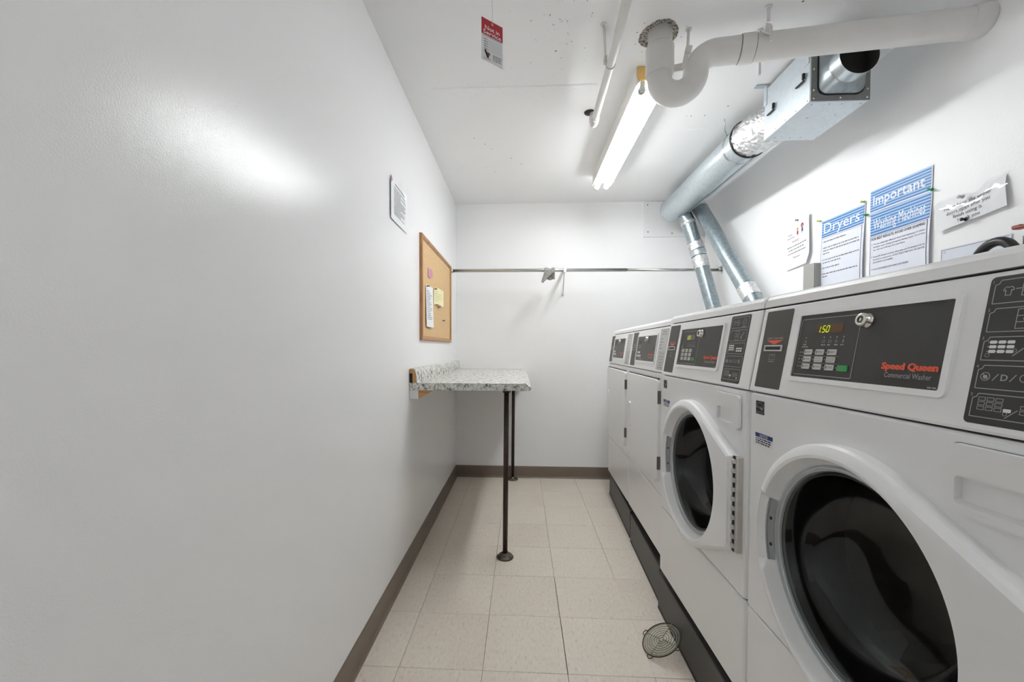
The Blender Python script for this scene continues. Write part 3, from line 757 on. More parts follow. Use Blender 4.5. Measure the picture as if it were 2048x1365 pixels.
def dryer(label, yf):
    a, b = .58, .03; th = math.atan(b); zb = 0.212
    W = 0.670; zp, zs, dn = 1.047, 1.263, 0.030
    root = empty('clothes_dryer', (a + b * yf, yf, zb), -pi / 2 - th); tag(root, label, 'clothes dryer', 'dryers in the row')
    part, pxf = machine_common(root, zb, zp, zs, dn, W, 0.486)
    sub = lambda mb, n, m, par: mb.build(n, M[m], par)
    p = part(MB().plate(rrect(.006, .112, .014, .208, .003), 0, .0012, pxf), 'card_reader_panel', M['dark_panel'])
    c, sl = .060, .112
    sub(MB().hframe(rrect(c - .034, c + .034, sl - .008, sl + .008), rrect(c - .029, c + .029, sl - .0045, sl + .0045), .001, .004, pxf), 'slot_bezel', 'print_grey', p)
    sub(MB().flat(rrect(c - .029, c + .029, sl - .0045, sl + .0045), .0016, pxf), 'card_slot', 'black', p)
    sub(MB().flat([(c - .03, .134), (c, .125), (c + .03, .134)], .0016, pxf), 'arrow_mark', 'ply', p)
    sub(MB().text('INSERT CARD HERE', c, .138, .0062, .0016, pxf, width=.058, align='C'), 'lettering', 'ply', p)
    part(MB().hframe(rrect(.122, .496, .038, .190, .008), rrect(.132, .488, .047, .180, .003), 0, .005, pxf), 'display_bezel', M['white_plastic'])
    dp = part(MB().plate(rrect(.130, .489, .046, .181, .003), 0, .0026, pxf), 'display_panel', M['dark_panel'])
    H = .003
    sub(MB().frame(.138, .262, .052, .175, .0011, H, pxf), 'keypad_outline', 'print_grey', dp)
    for z, xs in ((.0915, (.165, .196)), (.0725, (.158, .189, .220))):
        for x in xs: sub(MB().plate(rrect(x - .0105, x + .0105, z - .0062, z + .0062, .0015), H - .001, H + .0012, pxf), 'button', 'button', dp)
    sub(MB().flat(rrect(.165, .205, .140, .158), H, pxf), 'readout_window', 'black', dp)
    ic = MB(); ic.greek(.160, .215, .128, .0025, H, pxf); ic.greek(.160, .215, .118, .0025, H, pxf); ic.greek(.150, .25, .057, .0022, H, pxf)
    sub(ic, 'lettering', 'print_grey', dp)
    lock(lambda mb, n, m: mb.build(n, m, dp), pxf, .318, .163, .0125)
    sub(MB().text('Speed Queen', .368 - .0007, .0775, .0155, H, pxf, width=.0940, offset=.03).text('Speed Queen', .368, .0775, .0155, H + .0001, pxf, width=.0940, offset=.03).text('Speed Queen', .368 + .0007, .0775, .0155, H + .0002, pxf, width=.0940, offset=.03), 'brand_lettering', 'print_red', dp)
    sub(MB().text('Commercial Dryer', .380, .0635, .0120, H, pxf, width=.077), 'model_lettering', 'print_grey', dp)
    lb = part(MB().plate(rrect(.527, .644, .013, .206, .003), 0, .0012, pxf), 'instruction_panel', M['grey_label'])
    t = MB(); t.frame(.530, .641, .016, .203, .0012, .0016, pxf)
    t.text('COMMERCIAL', .5855, .190, .0085, .0016, pxf, width=.055, align='C', offset=.02); t.text('INSTRUCTIONS', .5855, .178, .0085, .0016, pxf, width=.070, align='C', offset=.02)
    for k in range(4): t.greek(.538, .575 + .01 * (k % 2), .157 - k * .0145, .0035, .0016, pxf)
    for k in range(4): t.line((.533, .0975 - k * .0145), (.638, .0975 - k * .0145), .0011, .0016, pxf); t.greek(.550, .62, .0885 - k * .0145, .0035, .0016, pxf)
    t.text('NORMAL', .5855, .033, .009, .0016, pxf, width=.05, align='C', offset=.02); t.text('PERM. PRESS', .5855, .021, .009, .0016, pxf, width=.07, align='C', offset=.02)
    sub(t, 'lettering', 'ink_grey', lb)
    # door
    d = MB(); o0 = rrect(.030, .614, .545, 1.017, .020, 5); o1 = rrect(.033, .611, .548, 1.014, .018, 5)
    n = len(o0); lv = [[board(x, z, -.001) for x, z in o0], [board(x, z, .012) for x, z in o0], [board(x, z, .0155) for x, z in o1]]
    d.add([q for l in lv for q in l], [(i * n + k, i * n + (k + 1) % n, (i + 1) * n + (k + 1) % n, (i + 1) * n + k) for i in range(2) for k in range(n)])
    hz0, hz1, hx0, hx1 = .705, .850, .078, .112
    inner = rrect(hx0, hx1, hz0, hz1, .014, 5)
    d.add([board(x, z, .0155) for x, z in o1] + [board(x, z, .0155) for x, z in inner], [(k, (k + 1) % n, n + (k + 1) % n, n + k) for k in range(n)])
    door = part(d, 'door', M['white'], recalc=True)
    pk = MB(); pk.add([board(x, z, .0155) for x, z in inner] + [board(x, z, .0225) for x, z in rrect(hx0 + .002, hx1 - .002, hz0 + .002, hz1 - .002, .013, 5)] + [board(x, z, .0225) for x, z in rrect(hx0 + .007, hx1 - .007, hz0 + .008, hz1 - .008, .009, 5)] + [board(x, z, -.006) for x, z in rrect(hx0 + .009, hx1 - .009, hz0 + .011, hz1 - .011, .007, 5)],
                       [(i * n + k, i * n + (k + 1) % n, (i + 1) * n + (k + 1) % n, (i + 1) * n + k) for i in range(3) for k in range(n)])
    sub(pk, 'recessed_handle', 'white_plastic', door)
    sub(MB().flat(rrect(hx0 + .009, hx1 - .009, hz0 + .011, hz1 - .011, .007, 5), -.006), 'handle_recess', 'grey_plastic', door)
    sub(MB().box(.030, .606, -.010, -.001, 1.0175, 1.0215), 'door_seal', 'black', door)  # black strip drawn as the shadow line along the door top
    for z in (.602, .905):
        part(MB().bbox(.6145, .6190, -.0145, .001, z, z + .060, .001, 1), 'hinge', M['hinge_dark'])
    # pressed line across the kick panel
    part(MB().prism([(0, 0), (.0025, .004), (.0025, .008), (0, .012)], lambda u, v, a_: (a_, -u, .505 + v), .02, W - .02), 'pressed_rib', M['white'])
    return root
dryer('white clothes dryer at the far end of the row, beside the back wall', 3.166)
dryer('white clothes dryer between the farthest dryer and the first washer', 2.491)

# plinths under the machines
def plinth(label, x0, y0, x1, y1, depth=0.66):
    L = hypot(x1 - x0, y1 - y0); ux, uy = (x1 - x0) / L, (y1 - y0) / L; nx, ny = -uy, ux
    root = empty('machine_plinth', ((x0 + x1) / 2, (y0 + y1) / 2, 0), atan2(uy, ux))
    d = depth if nx > 0 else -depth
    tag(root, label, 'plinth', 'dark plinths under the machines')
    s = 1
    b = MB().bbox(-L / 2, L / 2, 0.0, depth, 0.0, PLT, .003, 1); b.build('plinth_box', M['plinth'], root)
    b = MB().box(-L / 2 + .004, L / 2 - .004, -.0015, 0.0, 0.0, .010); b.build('floor_trim', M['black'], root)
    return root
plinth('dark grey plinth under the farthest dryer', .706, 3.245, .663, 2.470)
plinth('dark grey plinth under the dryer next to the washers', .656, 2.434, .629, 1.845)
plinth('dark grey plinth under the two washing machines', .613, 1.812, .598, .410)

# ------------------------------------------------------------------ folding counter on pipe legs
cx0, cx1, cy0, cy1, cz0, cz1 = XL + .0005, 0.050, 2.093, YB - .001, 0.937, 0.975
ct = empty('folding_counter', ((cx0 + cx1) / 2, (cy0 + cy1) / 2, 0)); tag(ct, 'speckled granite-look counter on two dark pipe legs against the left wall', 'counter')
oc = Vector(ct.location)
def cpart(mb, name, mat, par=None, **k):
    o = mb.build(name, M[mat], par or ct, **k)
    if par is None: o.location = -oc
    return o
Y = lambda u, v, a: (u, a, v)
nose = [(cx0, cz0), (.038, cz0), (.046, cz0 + .004), (.050, cz0 + .011), (.047, cz0 + .018), (.036, cz0 + .024), (.027, cz0 + .034), (.018, cz1 + .003), (.006, cz1), (cx0, cz1)]
cpart(MB().prism(nose, Y, cy0, cy1 - .001), 'counter_top', 'granite')
spl = [(XL + .016, cz1 + .072), (XL + .022, cz1 + .072), (XL + .030, cz1 + .062), (XL + .035, cz1 + .05), (XL + .038, cz1), (XL + .033, cz1), (XL + .030, cz1 + .046), (XL + .016, cz1 + .066)]
cpart(MB().prism([(XL + .0005, cz1 + .0755), (XL + .018, cz1 + .0755), (XL + .029, cz1 + .068), (XL + .0375, cz1 + .045), (XL + .039, cz1), (XL + .0005, cz1)], Y, cy0 + .0015, cy1 - .001, (False, True)), 'backsplash', 'granite')
e = MB().prism([(XL + .0005, cz1 + .051), (XL + .0005, cz1 + .074), (XL + .017, cz1 + .074), (XL + .028, cz1 + .067), (XL + .0363, cz1 + .045), (XL + .0378, cz1), (XL + .018, cz1), (XL + .018, cz1 + .051)], Y, cy0 - .0006, cy0 + .012)
cpart(e, 'backsplash_core', 'ply')
cpart(MB().box(XL + .0005, XL + .018, cy0 + .004, cy0 + .006, cz1, cz1 + .051), 'core_gap', 'rubber')
cpart(MB().bbox(XL + .0005, XL + .047, cy0 + .004, cy1 - .02, cz0 - .048, cz0, .002, 1), 'wall_cleat', 'white_plastic')
cpart(MB().prism([(XL + .047, cz0 - .046), (XL + .132, cz0), (XL + .047, cz0)], Y, cy0 + .006, cy0 + .024), 'gusset', 'ply')
for x, y in ((-.0885, 2.205), (-.077, 3.535)):
    xt = x + (.006 if y < 3 else .006)
    l = cpart(MB().tube([(x, y, .012), (xt, y - .004, cz0 - .004)], .0138, 16), 'leg', 'pipe_bare')
    cpart(MB().lathe([(0, 0), (.046, 0), (.047, .004), (.044, .009), (.030, .012), (.024, .013), (.023, .026), (.014, .027)], (x, y, 0.0005), (0, 0, 1), 28), 'floor_flange', 'flange', l)
    cpart(MB().lathe([(0, 0), (.038, 0), (.038, .006), (.022, .008), (.021, .020), (.014, .021)], (xt, y - .004, cz0), (0, 0, -1), 24), 'top_flange', 'pipe_bare', l)
    b = MB()
    for k in range(4):
        a = pi / 4 + k * pi / 2; b.lathe([(.005, 0), (.005, .004), (0, .005)], (x + .036 * cos(a), y + .036 * sin(a), .009), (0, 0, 1), 8)
    cpart(b, 'screw', 'pipe_bare', l)

# ------------------------------------------------------------------ sheets pinned to walls
def on_right(y, z): return ((XR, y, z), -pi / 2)
def on_left(y, z): return ((XL, y, z), pi / 2)
class Sheet:
    """thin sheet of paper standing slightly off a wall; warp(x, z) gives the distance of its face from the wall"""
    def __init__(s, name, label, cat, loc, rz, wdt, hgt, mat, warp, group=None, tilt=0.0, nx=10, nz=12, corner=None):
        s.root = empty(name, loc, rz); s.root.rotation_euler = (0, tilt, rz); tag(s.root, label, cat, group)
        s.w, s.h, s.warp = wdt, hgt, warp
        vs = []; th = .0007; c = corner or (lambda x, z: (x, z))
        for side in (0, 1):
            for j in range(nz + 1):
                for i in range(nx + 1):
                    x, z = c(wdt * i / nx, hgt * j / nz); vs.append((x, -(warp(x, z) - side * th), z))
        W1_ = nx + 1; n = W1_ * (nz + 1); fs = []
        for j in range(nz):
            for i in range(nx):
                a = j * W1_ + i; fs.append((a, a + 1, a + W1_ + 1, a + W1_)); fs.append((n + a, n + a + W1_, n + a + W1_ + 1, n + a + 1))
        rim = [i for i in range(W1_)] + [j * W1_ + nx for j in range(1, nz + 1)] + [nz * W1_ + i for i in range(nx - 1, -1, -1)] + [j * W1_ for j in range(nz - 1, 0, -1)]
        m = len(rim); fs += [(rim[k], n + rim[k], n + rim[(k + 1) % m], rim[(k + 1) % m]) for k in range(m)]
        s.sheet = MB().add(vs, fs, False).build('sheet', M[mat], s.root)
        s.nz = nz
    def xf(s, x, z, h=0.0): return (x, -(s.warp(x, z) + .0004 + h), z)
    def band(s, mb, x0, x1, z0, z1, h, n=10, cols=1):
        for k in range(n):
            a, b = x0 + (x1 - x0) * k / n, x0 + (x1 - x0) * (k + 1) / n
            mb.flat([(a, z0), (b, z0), (b, z1), (a, z1)], h, s.xf)
        return mb
    def vline(s, mb, x, z0, z1, t, h, n=10):
        for k in range(n):
            a, b = z0 + (z1 - z0) * k / n, z0 + (z1 - z0) * (k + 1) / n
            mb.flat([(x, a), (x + t, a), (x + t, b), (x, b)], h, s.xf)
        return mb
    def put(s, mb, name, mat): return mb.build(name, M[mat], s.root)

def stripes(S, x0, x1, z0, z1, pairs):
    bg = MB()
    zs_ = [z0 + (z1 - z0) * k / (2 * pairs) for k in range(2 * pairs + 1)]
    for k in range(2 * pairs): S.band(bg, x0, x1, zs_[k], zs_[k + 1], .0003) if k % 2 == 0 else None
    S.put(bg, 'dark_stripes', 'blue')
    lt = MB()
    for k in range(2 * pairs): S.band(lt, x0, x1, zs_[k], zs_[k + 1], .0003) if k % 2 == 1 else None
    S.put(lt, 'light_stripes', 'sky')

# Dryers poster
S = Sheet('notice_poster', 'poster with blue striped heading reading Dryers, on the right wall', 'poster', *on_right(2.218, 1.455), .272, .374, 'paper_cool', lambda x, z: .004 + .006 * (x / .27) ** 2 * (1 - z / .5) + .003 * sin(z * 12), 'posters on the right wall')
stripes(S, .004, .268, .285, .371, 7)
S.put(MB().text('Dryers', .018, .304, .076, .0007, S.xf, width=.225), 'heading', 'paper')
ln = MB(); S.band(ln, .004, .262, .2785, .2798, .0003); S.vline(ln, .004, .02, .2785, .0013, .0003); S.vline(ln, .258, .02, .2785, .0022, .0003); S.put(ln, 'border_line', 'ink')
t = MB(); rg = random.Random(5)
for z, f, n in ((.258, .62, 1), (.226, 1, 1), (.211, 1, 1), (.196, .22, 0), (.164, 1, 1), (.149, .55, 0), (.122, .5, 1), (.092, 1, 1), (.077, .14, 0)):
    if n and z not in (.211,): t.flat(rrect(.011, .0135, z, z + .0045), .0003, S.xf)
    t.greek(.020, .250, z, .0052, .0003, S.xf, f, rg)
S.put(t, 'body_text', 'ink_grey')
# Important banner and Washing Machines poster
S = Sheet('notice_banner', 'blue striped banner sheet reading Important, above the washing machine poster', 'poster', *on_right(1.920, 1.769), .276, .101, 'paper_cool', lambda x, z: .005 + .002 * sin(x * 14), 'posters on the right wall', tilt=R(0.5), nz=4)
stripes(S, .004, .272, .006, .098, 8)
S.put(MB().text('Important', .018, .030, .062, .0007, S.xf, width=.232, offset=.008), 'heading', 'paper')
S = Sheet('notice_poster', 'poster headed Washing Machines and FOR BEST RESULTS, AVOID OVER SOAPING', 'poster', *on_right(1.918, 1.425), .275, .344, 'paper_cool', lambda x, z: .0035 + .007 * (x / .27) ** 3 * max(0, sin(z * 9 + .3)), 'posters on the right wall')
stripes(S, .003, .272, .242, .341, 8)
S.put(MB().text('Washing Machines', .018, .266, .066, .0007, S.xf, width=.235, offset=.0), 'heading', 'paper')
ln = MB(); S.band(ln, .003, .266, .2365, .2380, .0003); S.vline(ln, .003, .02, .238, .0015, .0003); S.vline(ln, .263, .02, .238, .0025, .0003); S.put(ln, 'border_line', 'ink')
S.put(MB().text('FOR BEST RESULTS, AVOID OVER SOAPING', .010, .2205, .0155, .0003, S.xf, width=.246, offset=.018), 'subheading', 'ink')
t = MB(); rg = random.Random(8)
rows = ((.199, 'You are using high efficiency front load equipment to reduce', .240), (.186, 'detergent, assure rinsing and improve cleaning results. Use no more', .240), (.173, 'than 1 fluid ounce of HE soap in Front Load Washers.', .155),
        (.143, 'If using HE detergent products, please place one HE detergent only the', .240), (.130, 'drum prior to loading laundry. DO NOT PLACE THEM INTO THE DRAWER', .240), (.117, 'ON THE FRONT LOAD WASHERS.', .100), (.087, 'DO NOT USE POWDERED SOAP IN FRONT LOAD WASHERS', .170))
for z, q, wd in rows: t.text(q, .020, z, .0098, .0003, S.xf, width=wd - .002)
for z in (.199, .143, .087): t.disc(.013, z + .003, .0018, .0003, S.xf, 8)
S.put(t, 'body_text', 'ink')
# small cartoon notice
S = Sheet('notice_sheet', 'small plain sheet with two tiny cartoon figures and red print, left of the Dryers poster', 'notice', *on_right(2.492, 1.622), .213, .272, 'paper', lambda x, z: .004 + .010 * (x / .2) ** 2 + .004 * (1 - z / .27), 'posters on the right wall', tilt=R(-3.5), corner=lambda x, z: (x - .03 * max(0, (.05 - z)) / .05 * (x / .21), z))
def figure(mb_h, mb_b, mb_f, x, z, k, hair, body):
    hair.disc(x, z + .020 * k, .011 * k, .0004, S.xf, 14); mb_f.disc(x, z + .017 * k, .0065 * k, .0007, S.xf, 12)
    body.flat([(x - .003 * k, z + .010 * k), (x + .003 * k, z + .010 * k), (x + .0065 * k, z - .010 * k), (x - .0065 * k, z - .010 * k)], .0004, S.xf)
    for sx in (-1, 1): body.line((x + sx * .003 * k, z - .010 * k), (x + sx * .004 * k, z - .020 * k), .0016, .0004, S.xf); body.line((x, z + .006 * k), (x + sx * .010 * k, z), .0015, .0004, S.xf)
hy, by, hb, bb, fc = MB(), MB(), MB(), MB(), MB()
figure(None, None, fc, .110, .196, 1.15, hy, by); figure(None, None, fc, .152, .200, 1.15, hb, bb)
S.put(hy, 'blond_hair', 'paper_yellow'); S.put(hb, 'dark_hair', 'maroon'); S.put(by, 'purple_clothes', 'maroon'); S.put(bb, 'blue_clothes', 'navy'); S.put(fc, 'faces', 'paper_pink')
S.put(MB().text('PLEASE !', .095, .148, .016, .0004, S.xf, width=.068, align='C').text('Thank you!', .098, .056, .016, .0004, S.xf, width=.066, align='C'), 'red_print', 'maroon')
t = MB().greek(.026, .060, .196, .006, .0004, S.xf).greek(.018, .085, .178, .004, .0004, S.xf)
for k, (z, a, b) in enumerate(((.124, .016, .190), (.105, .030, .168), (.085, .020, .182))): t.greek(a, b, z, .0055, .0004, S.xf, rng=random.Random(k))
S.put(t, 'body_text', 'ink_grey')
# laminated washer-door sign
wz = lambda x: .052 + .013 * sin(x * 38 + .6) + .006 * sin(x * 83)
wv = lambda x, z: .013 - .003 * (z / .11) + .0016 * sin(x * 30) - 3.0 * max(0, z - wz(x)) ** 2
S = Sheet('laminated_sign', 'laminated sign asking to leave washer doors open, wavy and shiny, above the nearest washer', 'sign', *on_right(1.612, 1.598), .222, .106, 'paper', wv, 'posters on the right wall', tilt=R(-7), nx=24, nz=14)
t = MB()
for q, z, wd in (('Please keep the washer', .067, .150), ('doors open after you', .047, .135), ('finish using it.', .028, .092), ('Thank you', .008, .070)):
    t.text(q, .108, z, .0185, .0004, S.xf, width=wd, align='C')
t.line((.0765, .0445), (.108, .0445), .0008, .0004, S.xf)
S.put(t, 'lettering', 'ink')
fv = []; nx, nz = 60, 30
rf = random.Random(4)
for j in range(nz + 1):
    for i in range(nx + 1):
        x, z = -.008 + .238 * i / nx, -.008 + .125 * j / nz
        fv.append((x, -(wv(x, z) + .0014 + .0005 * sin(x * 130 + 2 * sin(z * 70)) * max(0, min(1, (z - .04) / .03))), z))
fm = MB().add(fv, [(j * (nx + 1) + i, j * (nx + 1) + i + 1, (j + 1) * (nx + 1) + i + 1, (j + 1) * (nx + 1) + i) for j in range(nz) for i in range(nx)], True)
S.put(fm, 'clear_film', 'film')
# sheet mostly hidden behind the nearest washer
S = Sheet('notice_sheet', 'white sheet with a thin dark border just showing above the nearest washer', 'notice', *on_right(1.606, 1.30), .22, .233, 'paper_cool', lambda x, z: .003 + .002 * x, 'posters on the right wall')
ln = MB(); S.band(ln, .004, .216, .2275, .2288, .0003); S.vline(ln, .004, .02, .2285, .0013, .0003); S.put(ln, 'border_line', 'ink'); S.put(MB().ringflat(.016, .219, .003, .004, .0003, S.xf, 14), 'eyelet', 'ink_grey')
# notice on the left wall
S = Sheet('notice_sheet', 'white typed notice on the left wall above the cork board', 'notice', *on_left(1.789, 1.742), .262, .192, 'paper', lambda x, z: .003 + .004 * (1 - x / .26), 'notices on the left wall')
t = MB(); rg = random.Random(3)
t.greek(.06, .22, .168, .006, .0003, S.xf, 1, rg)
for k in range(13): t.greek(.045, .235, .151 - k * .0098, .0042, .0003, S.xf, rg.choice((1, 1, .9, .55)), rg)
S.put(t, 'body_text', 'ink_grey'); S.put(MB().flat([(.001, .160), (.001, .192), (.022, .176)], .0009, S.xf), 'folded_corner', 'paper_pink')

# push pins
def pin(label, loc, rz, mat, big=1.0):
    root = empty('push_pin', loc, rz); tag(root, label, 'push pin', 'push pins')
    MB().lathe([(0, -.001), (.0008, 0), (.0008, .008)], (0, 0, 0), (0, -1, 0), 6).build('pin_needle', M['rod'], root)
    k = big
    MB().lathe([(0, .006), (.0052 * k, .006), (.0048 * k, .0085), (.0028 * k, .010), (.0026 * k, .017), (.0046 * k, .019), (.0046 * k, .021), (0, .0215)], (0, 0, 0), (0, -1, 0), 12).build('pin_head', M[mat], root)
P_ = -pi / 2
pin('green push pin between the Important banner and the laminated sign', (XR, 1.641, 1.772), P_, 'pin_green', 1.2)
pin('green push pin between the Dryers poster and the washing machine poster', (XR, 1.931, 1.770), P_, 'pin_green', 1.2)
pin('pale lime push pin above the right corner of the Dryers poster', (XR, 1.949, 1.836), P_, 'pin_lime', 1.2)
pin('pale lime push pin at the left corner of the Dryers poster', (XR, 2.224, 1.834), P_, 'pin_lime', 1.2)
pin('grey push pin in the cartoon notice', (XR, 2.395, 1.893), P_, 'pin_grey', 1.2)
pin('black push pin under Thank you on the laminated sign', (XR - .010, 1.510, 1.617), P_, 'pin_black', 1.3)
pin('clear push pin at the top of the laminated sign', (XR - .012, 1.520, 1.700), P_, 'pin_clear', 1.4)

# ------------------------------------------------------------------ cork board
cb = empty('cork_board', (XL, 2.312, 1.205), pi / 2); tag(cb, 'cork notice board with an oak frame on the left wall', 'notice board')
BW, BH = .960, .620
MB().plate(rrect(.02, BW - .02, .02, BH - .02), .0, .008).build('cork_panel', M['cork'], cb)
fp = [(0, 0), (.026, 0), (.026, .006), (.022, .010), (.006, .018), (.002, .018), (0, .016)]
fr = .028
def rail(name, pts):
    return pts
for nm, A, B, inn in (('frame_rail', (0, 0), (BW, 0), (0, 1)), ('frame_rail', (BW, BH), (0, BH), (0, -1)), ('frame_rail', (0, BH), (0, 0), (1, 0)), ('frame_rail', (BW, 0), (BW, BH), (-1, 0))):
    L = hypot(B[0] - A[0], B[1] - A[1]); ux, uz = (B[0] - A[0]) / L, (B[1] - A[1]) / L
    mb = MB(); pr = [(0, 0), (0, .015), (.004, .019), (.016, .018), (.024, .012), (.028, .008), (.028, 0)]
    vs = []
    for end, sg in ((A, 1), (B, -1)):
        for d_, h_ in pr:
            x = end[0] + inn[0] * d_ + ux * sg * d_; z = end[1] + inn[1] * d_ + uz * sg * d_; vs.append(board(x, z, h_))
    n = len(pr); mb.add(vs, [(k, k + 1, n + k + 1, n + k) for k in range(n - 1)]); mb.build(nm, M['wood'], cb)
def cork_sheet(name, label, cat, x, z, w_, h_, mat, warp, lines=None, corner=None):
    S = Sheet(name, label, cat, (XL + .0082, 2.312 + x, 1.205 + z), pi / 2, w_, h_, mat, warp, 'papers on the cork board', nx=6, nz=8, corner=corner)
    if lines:
        t = MB(); rg = random.Random(9)
        for k in range(lines): t.greek(w_ * .14, w_ * .86, h_ * (.86 - .72 * k / lines), h_ * .016, .0003, S.xf, rg.choice((1, .7, .9, .5)), rg)
        S.put(t, 'body_text', 'ink_grey')
    return S
cork_sheet('pinned_list', 'long narrow white printed list pinned low on the cork board', 'paper', .105, .085, .155, .255, 'paper', lambda x, z: .003 + .006 * (1 - z / .27) + .008 * x / .155, 16)
cork_sheet('pinned_note', 'cream note curling away from the cork board', 'paper', .330, .240, .170, .110, 'paper_yellow', lambda x, z: .003 + .030 * (x / .17) ** 1.5 + .002 * sin(x * 40), 5, lambda x, z: (x, z + .012 * sin(x * 18)))
cork_sheet('pinned_note', 'small pink note near the top of the cork board', 'paper', .170, .398, .066, .052, 'paper_pink', lambda x, z: .003 + .016 * (x / .08) ** 1.5, None, lambda x, z: (x, z))
for x, z, lb in ((.115, .330, 'dark push pin in the white list on the cork board'), (.335, .345, 'dark push pin above the cream note on the cork board'), (.455, .238, 'dark push pin below the cream note on the cork board'), (.610, .155, 'single dark push pin in the lower right of the cork board')):
    pin(lb, (XL + .010, 2.312 + x, 1.205 + z), pi / 2, 'pin_black', 1.0)

# ------------------------------------------------------------------ hanging rod, bracket and rag
RY, RZ = 3.284, 1.788
rd = empty('closet_rod', (.49, RY, RZ)); tag(rd, 'long steel hanging rod spanning the room in front of the back wall', 'rod')
MB().tube([(XL - .49 + .004, 0, .0035), (.835 - .49, 0, 0)], .0135, 16).build('outer_tube', M['rod'], rd)
MB().tube([(.83 - .49, 0, 0), (XR - .49 - .004, 0, -.006)], .0115, 16).build('inner_tube', M['rod'], rd)
for x, s_ in ((XL - .49, 1), (XR - .49, -1)):
    f = MB().prism(rrect(-.017, .017, -.030, .030, .012), lambda u, v, a: (a, u, v), x + s_ * .0005, x + s_ * .004)
    f.tube([(x + s_ * .002, 0, 0), (x + s_ * .03, 0, 0)], .0165, 16); f.build('end_flange', M['rod'], rd)
bk = empty('rod_bracket', (.358, YB, 1.62)); tag(bk, 'white steel bracket carrying the hanging rod at the middle', 'bracket')
MB().bbox(-.012, .012, -.006, 0, 0, .215, .002, 1).build('wall_leg', M['white_plastic'], bk)
dx = -.014
MB().add([(-.009, -.006, .20), (.009, -.006, .20), (.009 + dx, -.318, .205), (-.009 + dx, -.318, .205), (-.009, -.006, .212), (.009, -.006, .212), (.009 + dx, -.318, .217), (-.009 + dx, -.318, .217)],
         [(0, 1, 2, 3), (4, 7, 6, 5), (0, 4, 5, 1), (1, 5, 6, 2), (2, 6, 7, 3), (3, 7, 4, 0)]).build('top_arm', M['white_plastic'], bk)
MB().tube([(0, -.008, .012), (dx, -.300, .205)], .006, 8).build('brace', M['white_plastic'], bk)
MB().prism([(-.004, .012), (-.004, .0), (-.018, -.012), (-.018, -.052), (-.022, -.056), (-.026, -.052), (-.026, .004), (-.016, .014)], lambda u, v, a: (a + dx, -.300 + u, .205 + v), -.010, .010).build('hook', M['white_plastic'], bk)
rg_ = MB(); n1, n2 = 14, 22; vs = []
for j in range(n2 + 1):
    t = j / n2
    for i in range(n1 + 1):
        s_ = i / n1
        if t < .42: ang_z, yy = -(.42 - t) * .17, .0165
        elif t < .58:
            a = (t - .42) / .16 * pi; ang_z, yy = sin(a) * .0165, .0165 * cos(a)
        else: ang_z, yy = -(t - .58) * .235, -.0165
        wdt = .083 * (1 - .72 * max(0, (t - .62)) / .38); x0 = -.030 * max(0, (t - .58)) / .42
        x = x0 + s_ * wdt
        vs.append((x, yy + (.006 * sin(s_ * 11 + t * 6) if t > .6 or t < .4 else 0) - (.003 if t > .6 else -.003 if t < .4 else 0), ang_z + .004 * sin(s_ * 9)))
rg_.add(vs, [(j * (n1 + 1) + i, j * (n1 + 1) + i + 1, (j + 1) * (n1 + 1) + i + 1, (j + 1) * (n1 + 1) + i) for j in range(n2) for i in range(n1)], True)
rag = rg_.build('cleaning_rag', M['rag']); rag.location = (.182, RY, RZ); sm = rag.modifiers.new('thickness', 'SOLIDIFY'); sm.thickness = .003
tag(rag, 'crumpled grey rag draped over the hanging rod', 'rag')

# ------------------------------------------------------------------ access plate on the back wall
ap = empty('access_plate', (1.050, YB, 2.130)); tag(ap, 'white screwed-on access plate at the top of the back wall', 'access plate')
MB().plate(rrect(0, .515, 0, .303), 0, .010).build('plate', M['white_plastic'], ap)
for x, z in ((.035, .275), (.04, .042), (.245, .028)):
    MB().lathe([(.0055, 0), (.005, .002), (0, .003)], (x, -.010, z), (0, -1, 0), 10).build('screw', M['hinge_dark'], ap)

# ------------------------------------------------------------------ exhaust duct, fan box and vent pipes
def crinkle(o, amt):
    r_ = random.Random(o.name)
    for v in o.data.vertices: v.co += v.normal * r_.uniform(-amt, amt)
    for p in o.data.polygons: p.use_smooth = False
DX, DZ, DR = 1.225, 2.297, .093
du = empty('exhaust_duct', (DX, 2.75, DZ)); tag(du, 'large round galvanised exhaust duct under the ceiling beside the right wall', 'duct')
MB().lathe([(DR, -.47), (DR, .10), (DR + .001, .105), (DR, .11), (DR, .636), (DR + .004, .640), (DR + .004, .650), (DR - .004, .652)], (0, 0, 0), (0, 1, 0), 48).build('duct_run', M['duct'], du)
MB().lathe([(DR - .002, .650), (DR * .6, .646), (0, .645)], (0, 0, 0), (0, 1, 0), 48).build('end_cap', M['duct'], du)
rj = random.Random(2)
fo = bez((.066, -.695, -.002), (.050, -.62, -.001), (.004, -.56, 0), (0, -.468, 0), 22)
MB().tube(fo, DR, 48, False, [.088 + .010 * min(1, k / 14) + rj.uniform(-.0025, .003) for k in range(23)]).build('foil_wrap', M['foil'], du)
crinkle(bpy.data.objects['foil_wrap'], .0032)
for y in (-.475,): MB().lathe([(DR + .006, y - .005), (DR + .011, y - .004), (DR + .011, y + .004), (DR + .006, y + .005)], (0, 0, 0), (0, 1, 0), 48).build('clamp_band', M['rubber'], du)
MB().lathe([(DR + .001, -.385), (DR + .004, -.382), (DR + .004, -.376), (DR + .001, -.373)], (0, 0, 0), (0, 1, 0), 48).tube([(-.07, -.38, .066), (-.085, -.38, .10), (-.105, -.42, ZC - DZ - .002)], .003, 6).build('hanger_strap', M['rod'], du)
MB().box(.062, .075, -.47, .62, -.075, -.060).build('long_seam', M['duct'], du)
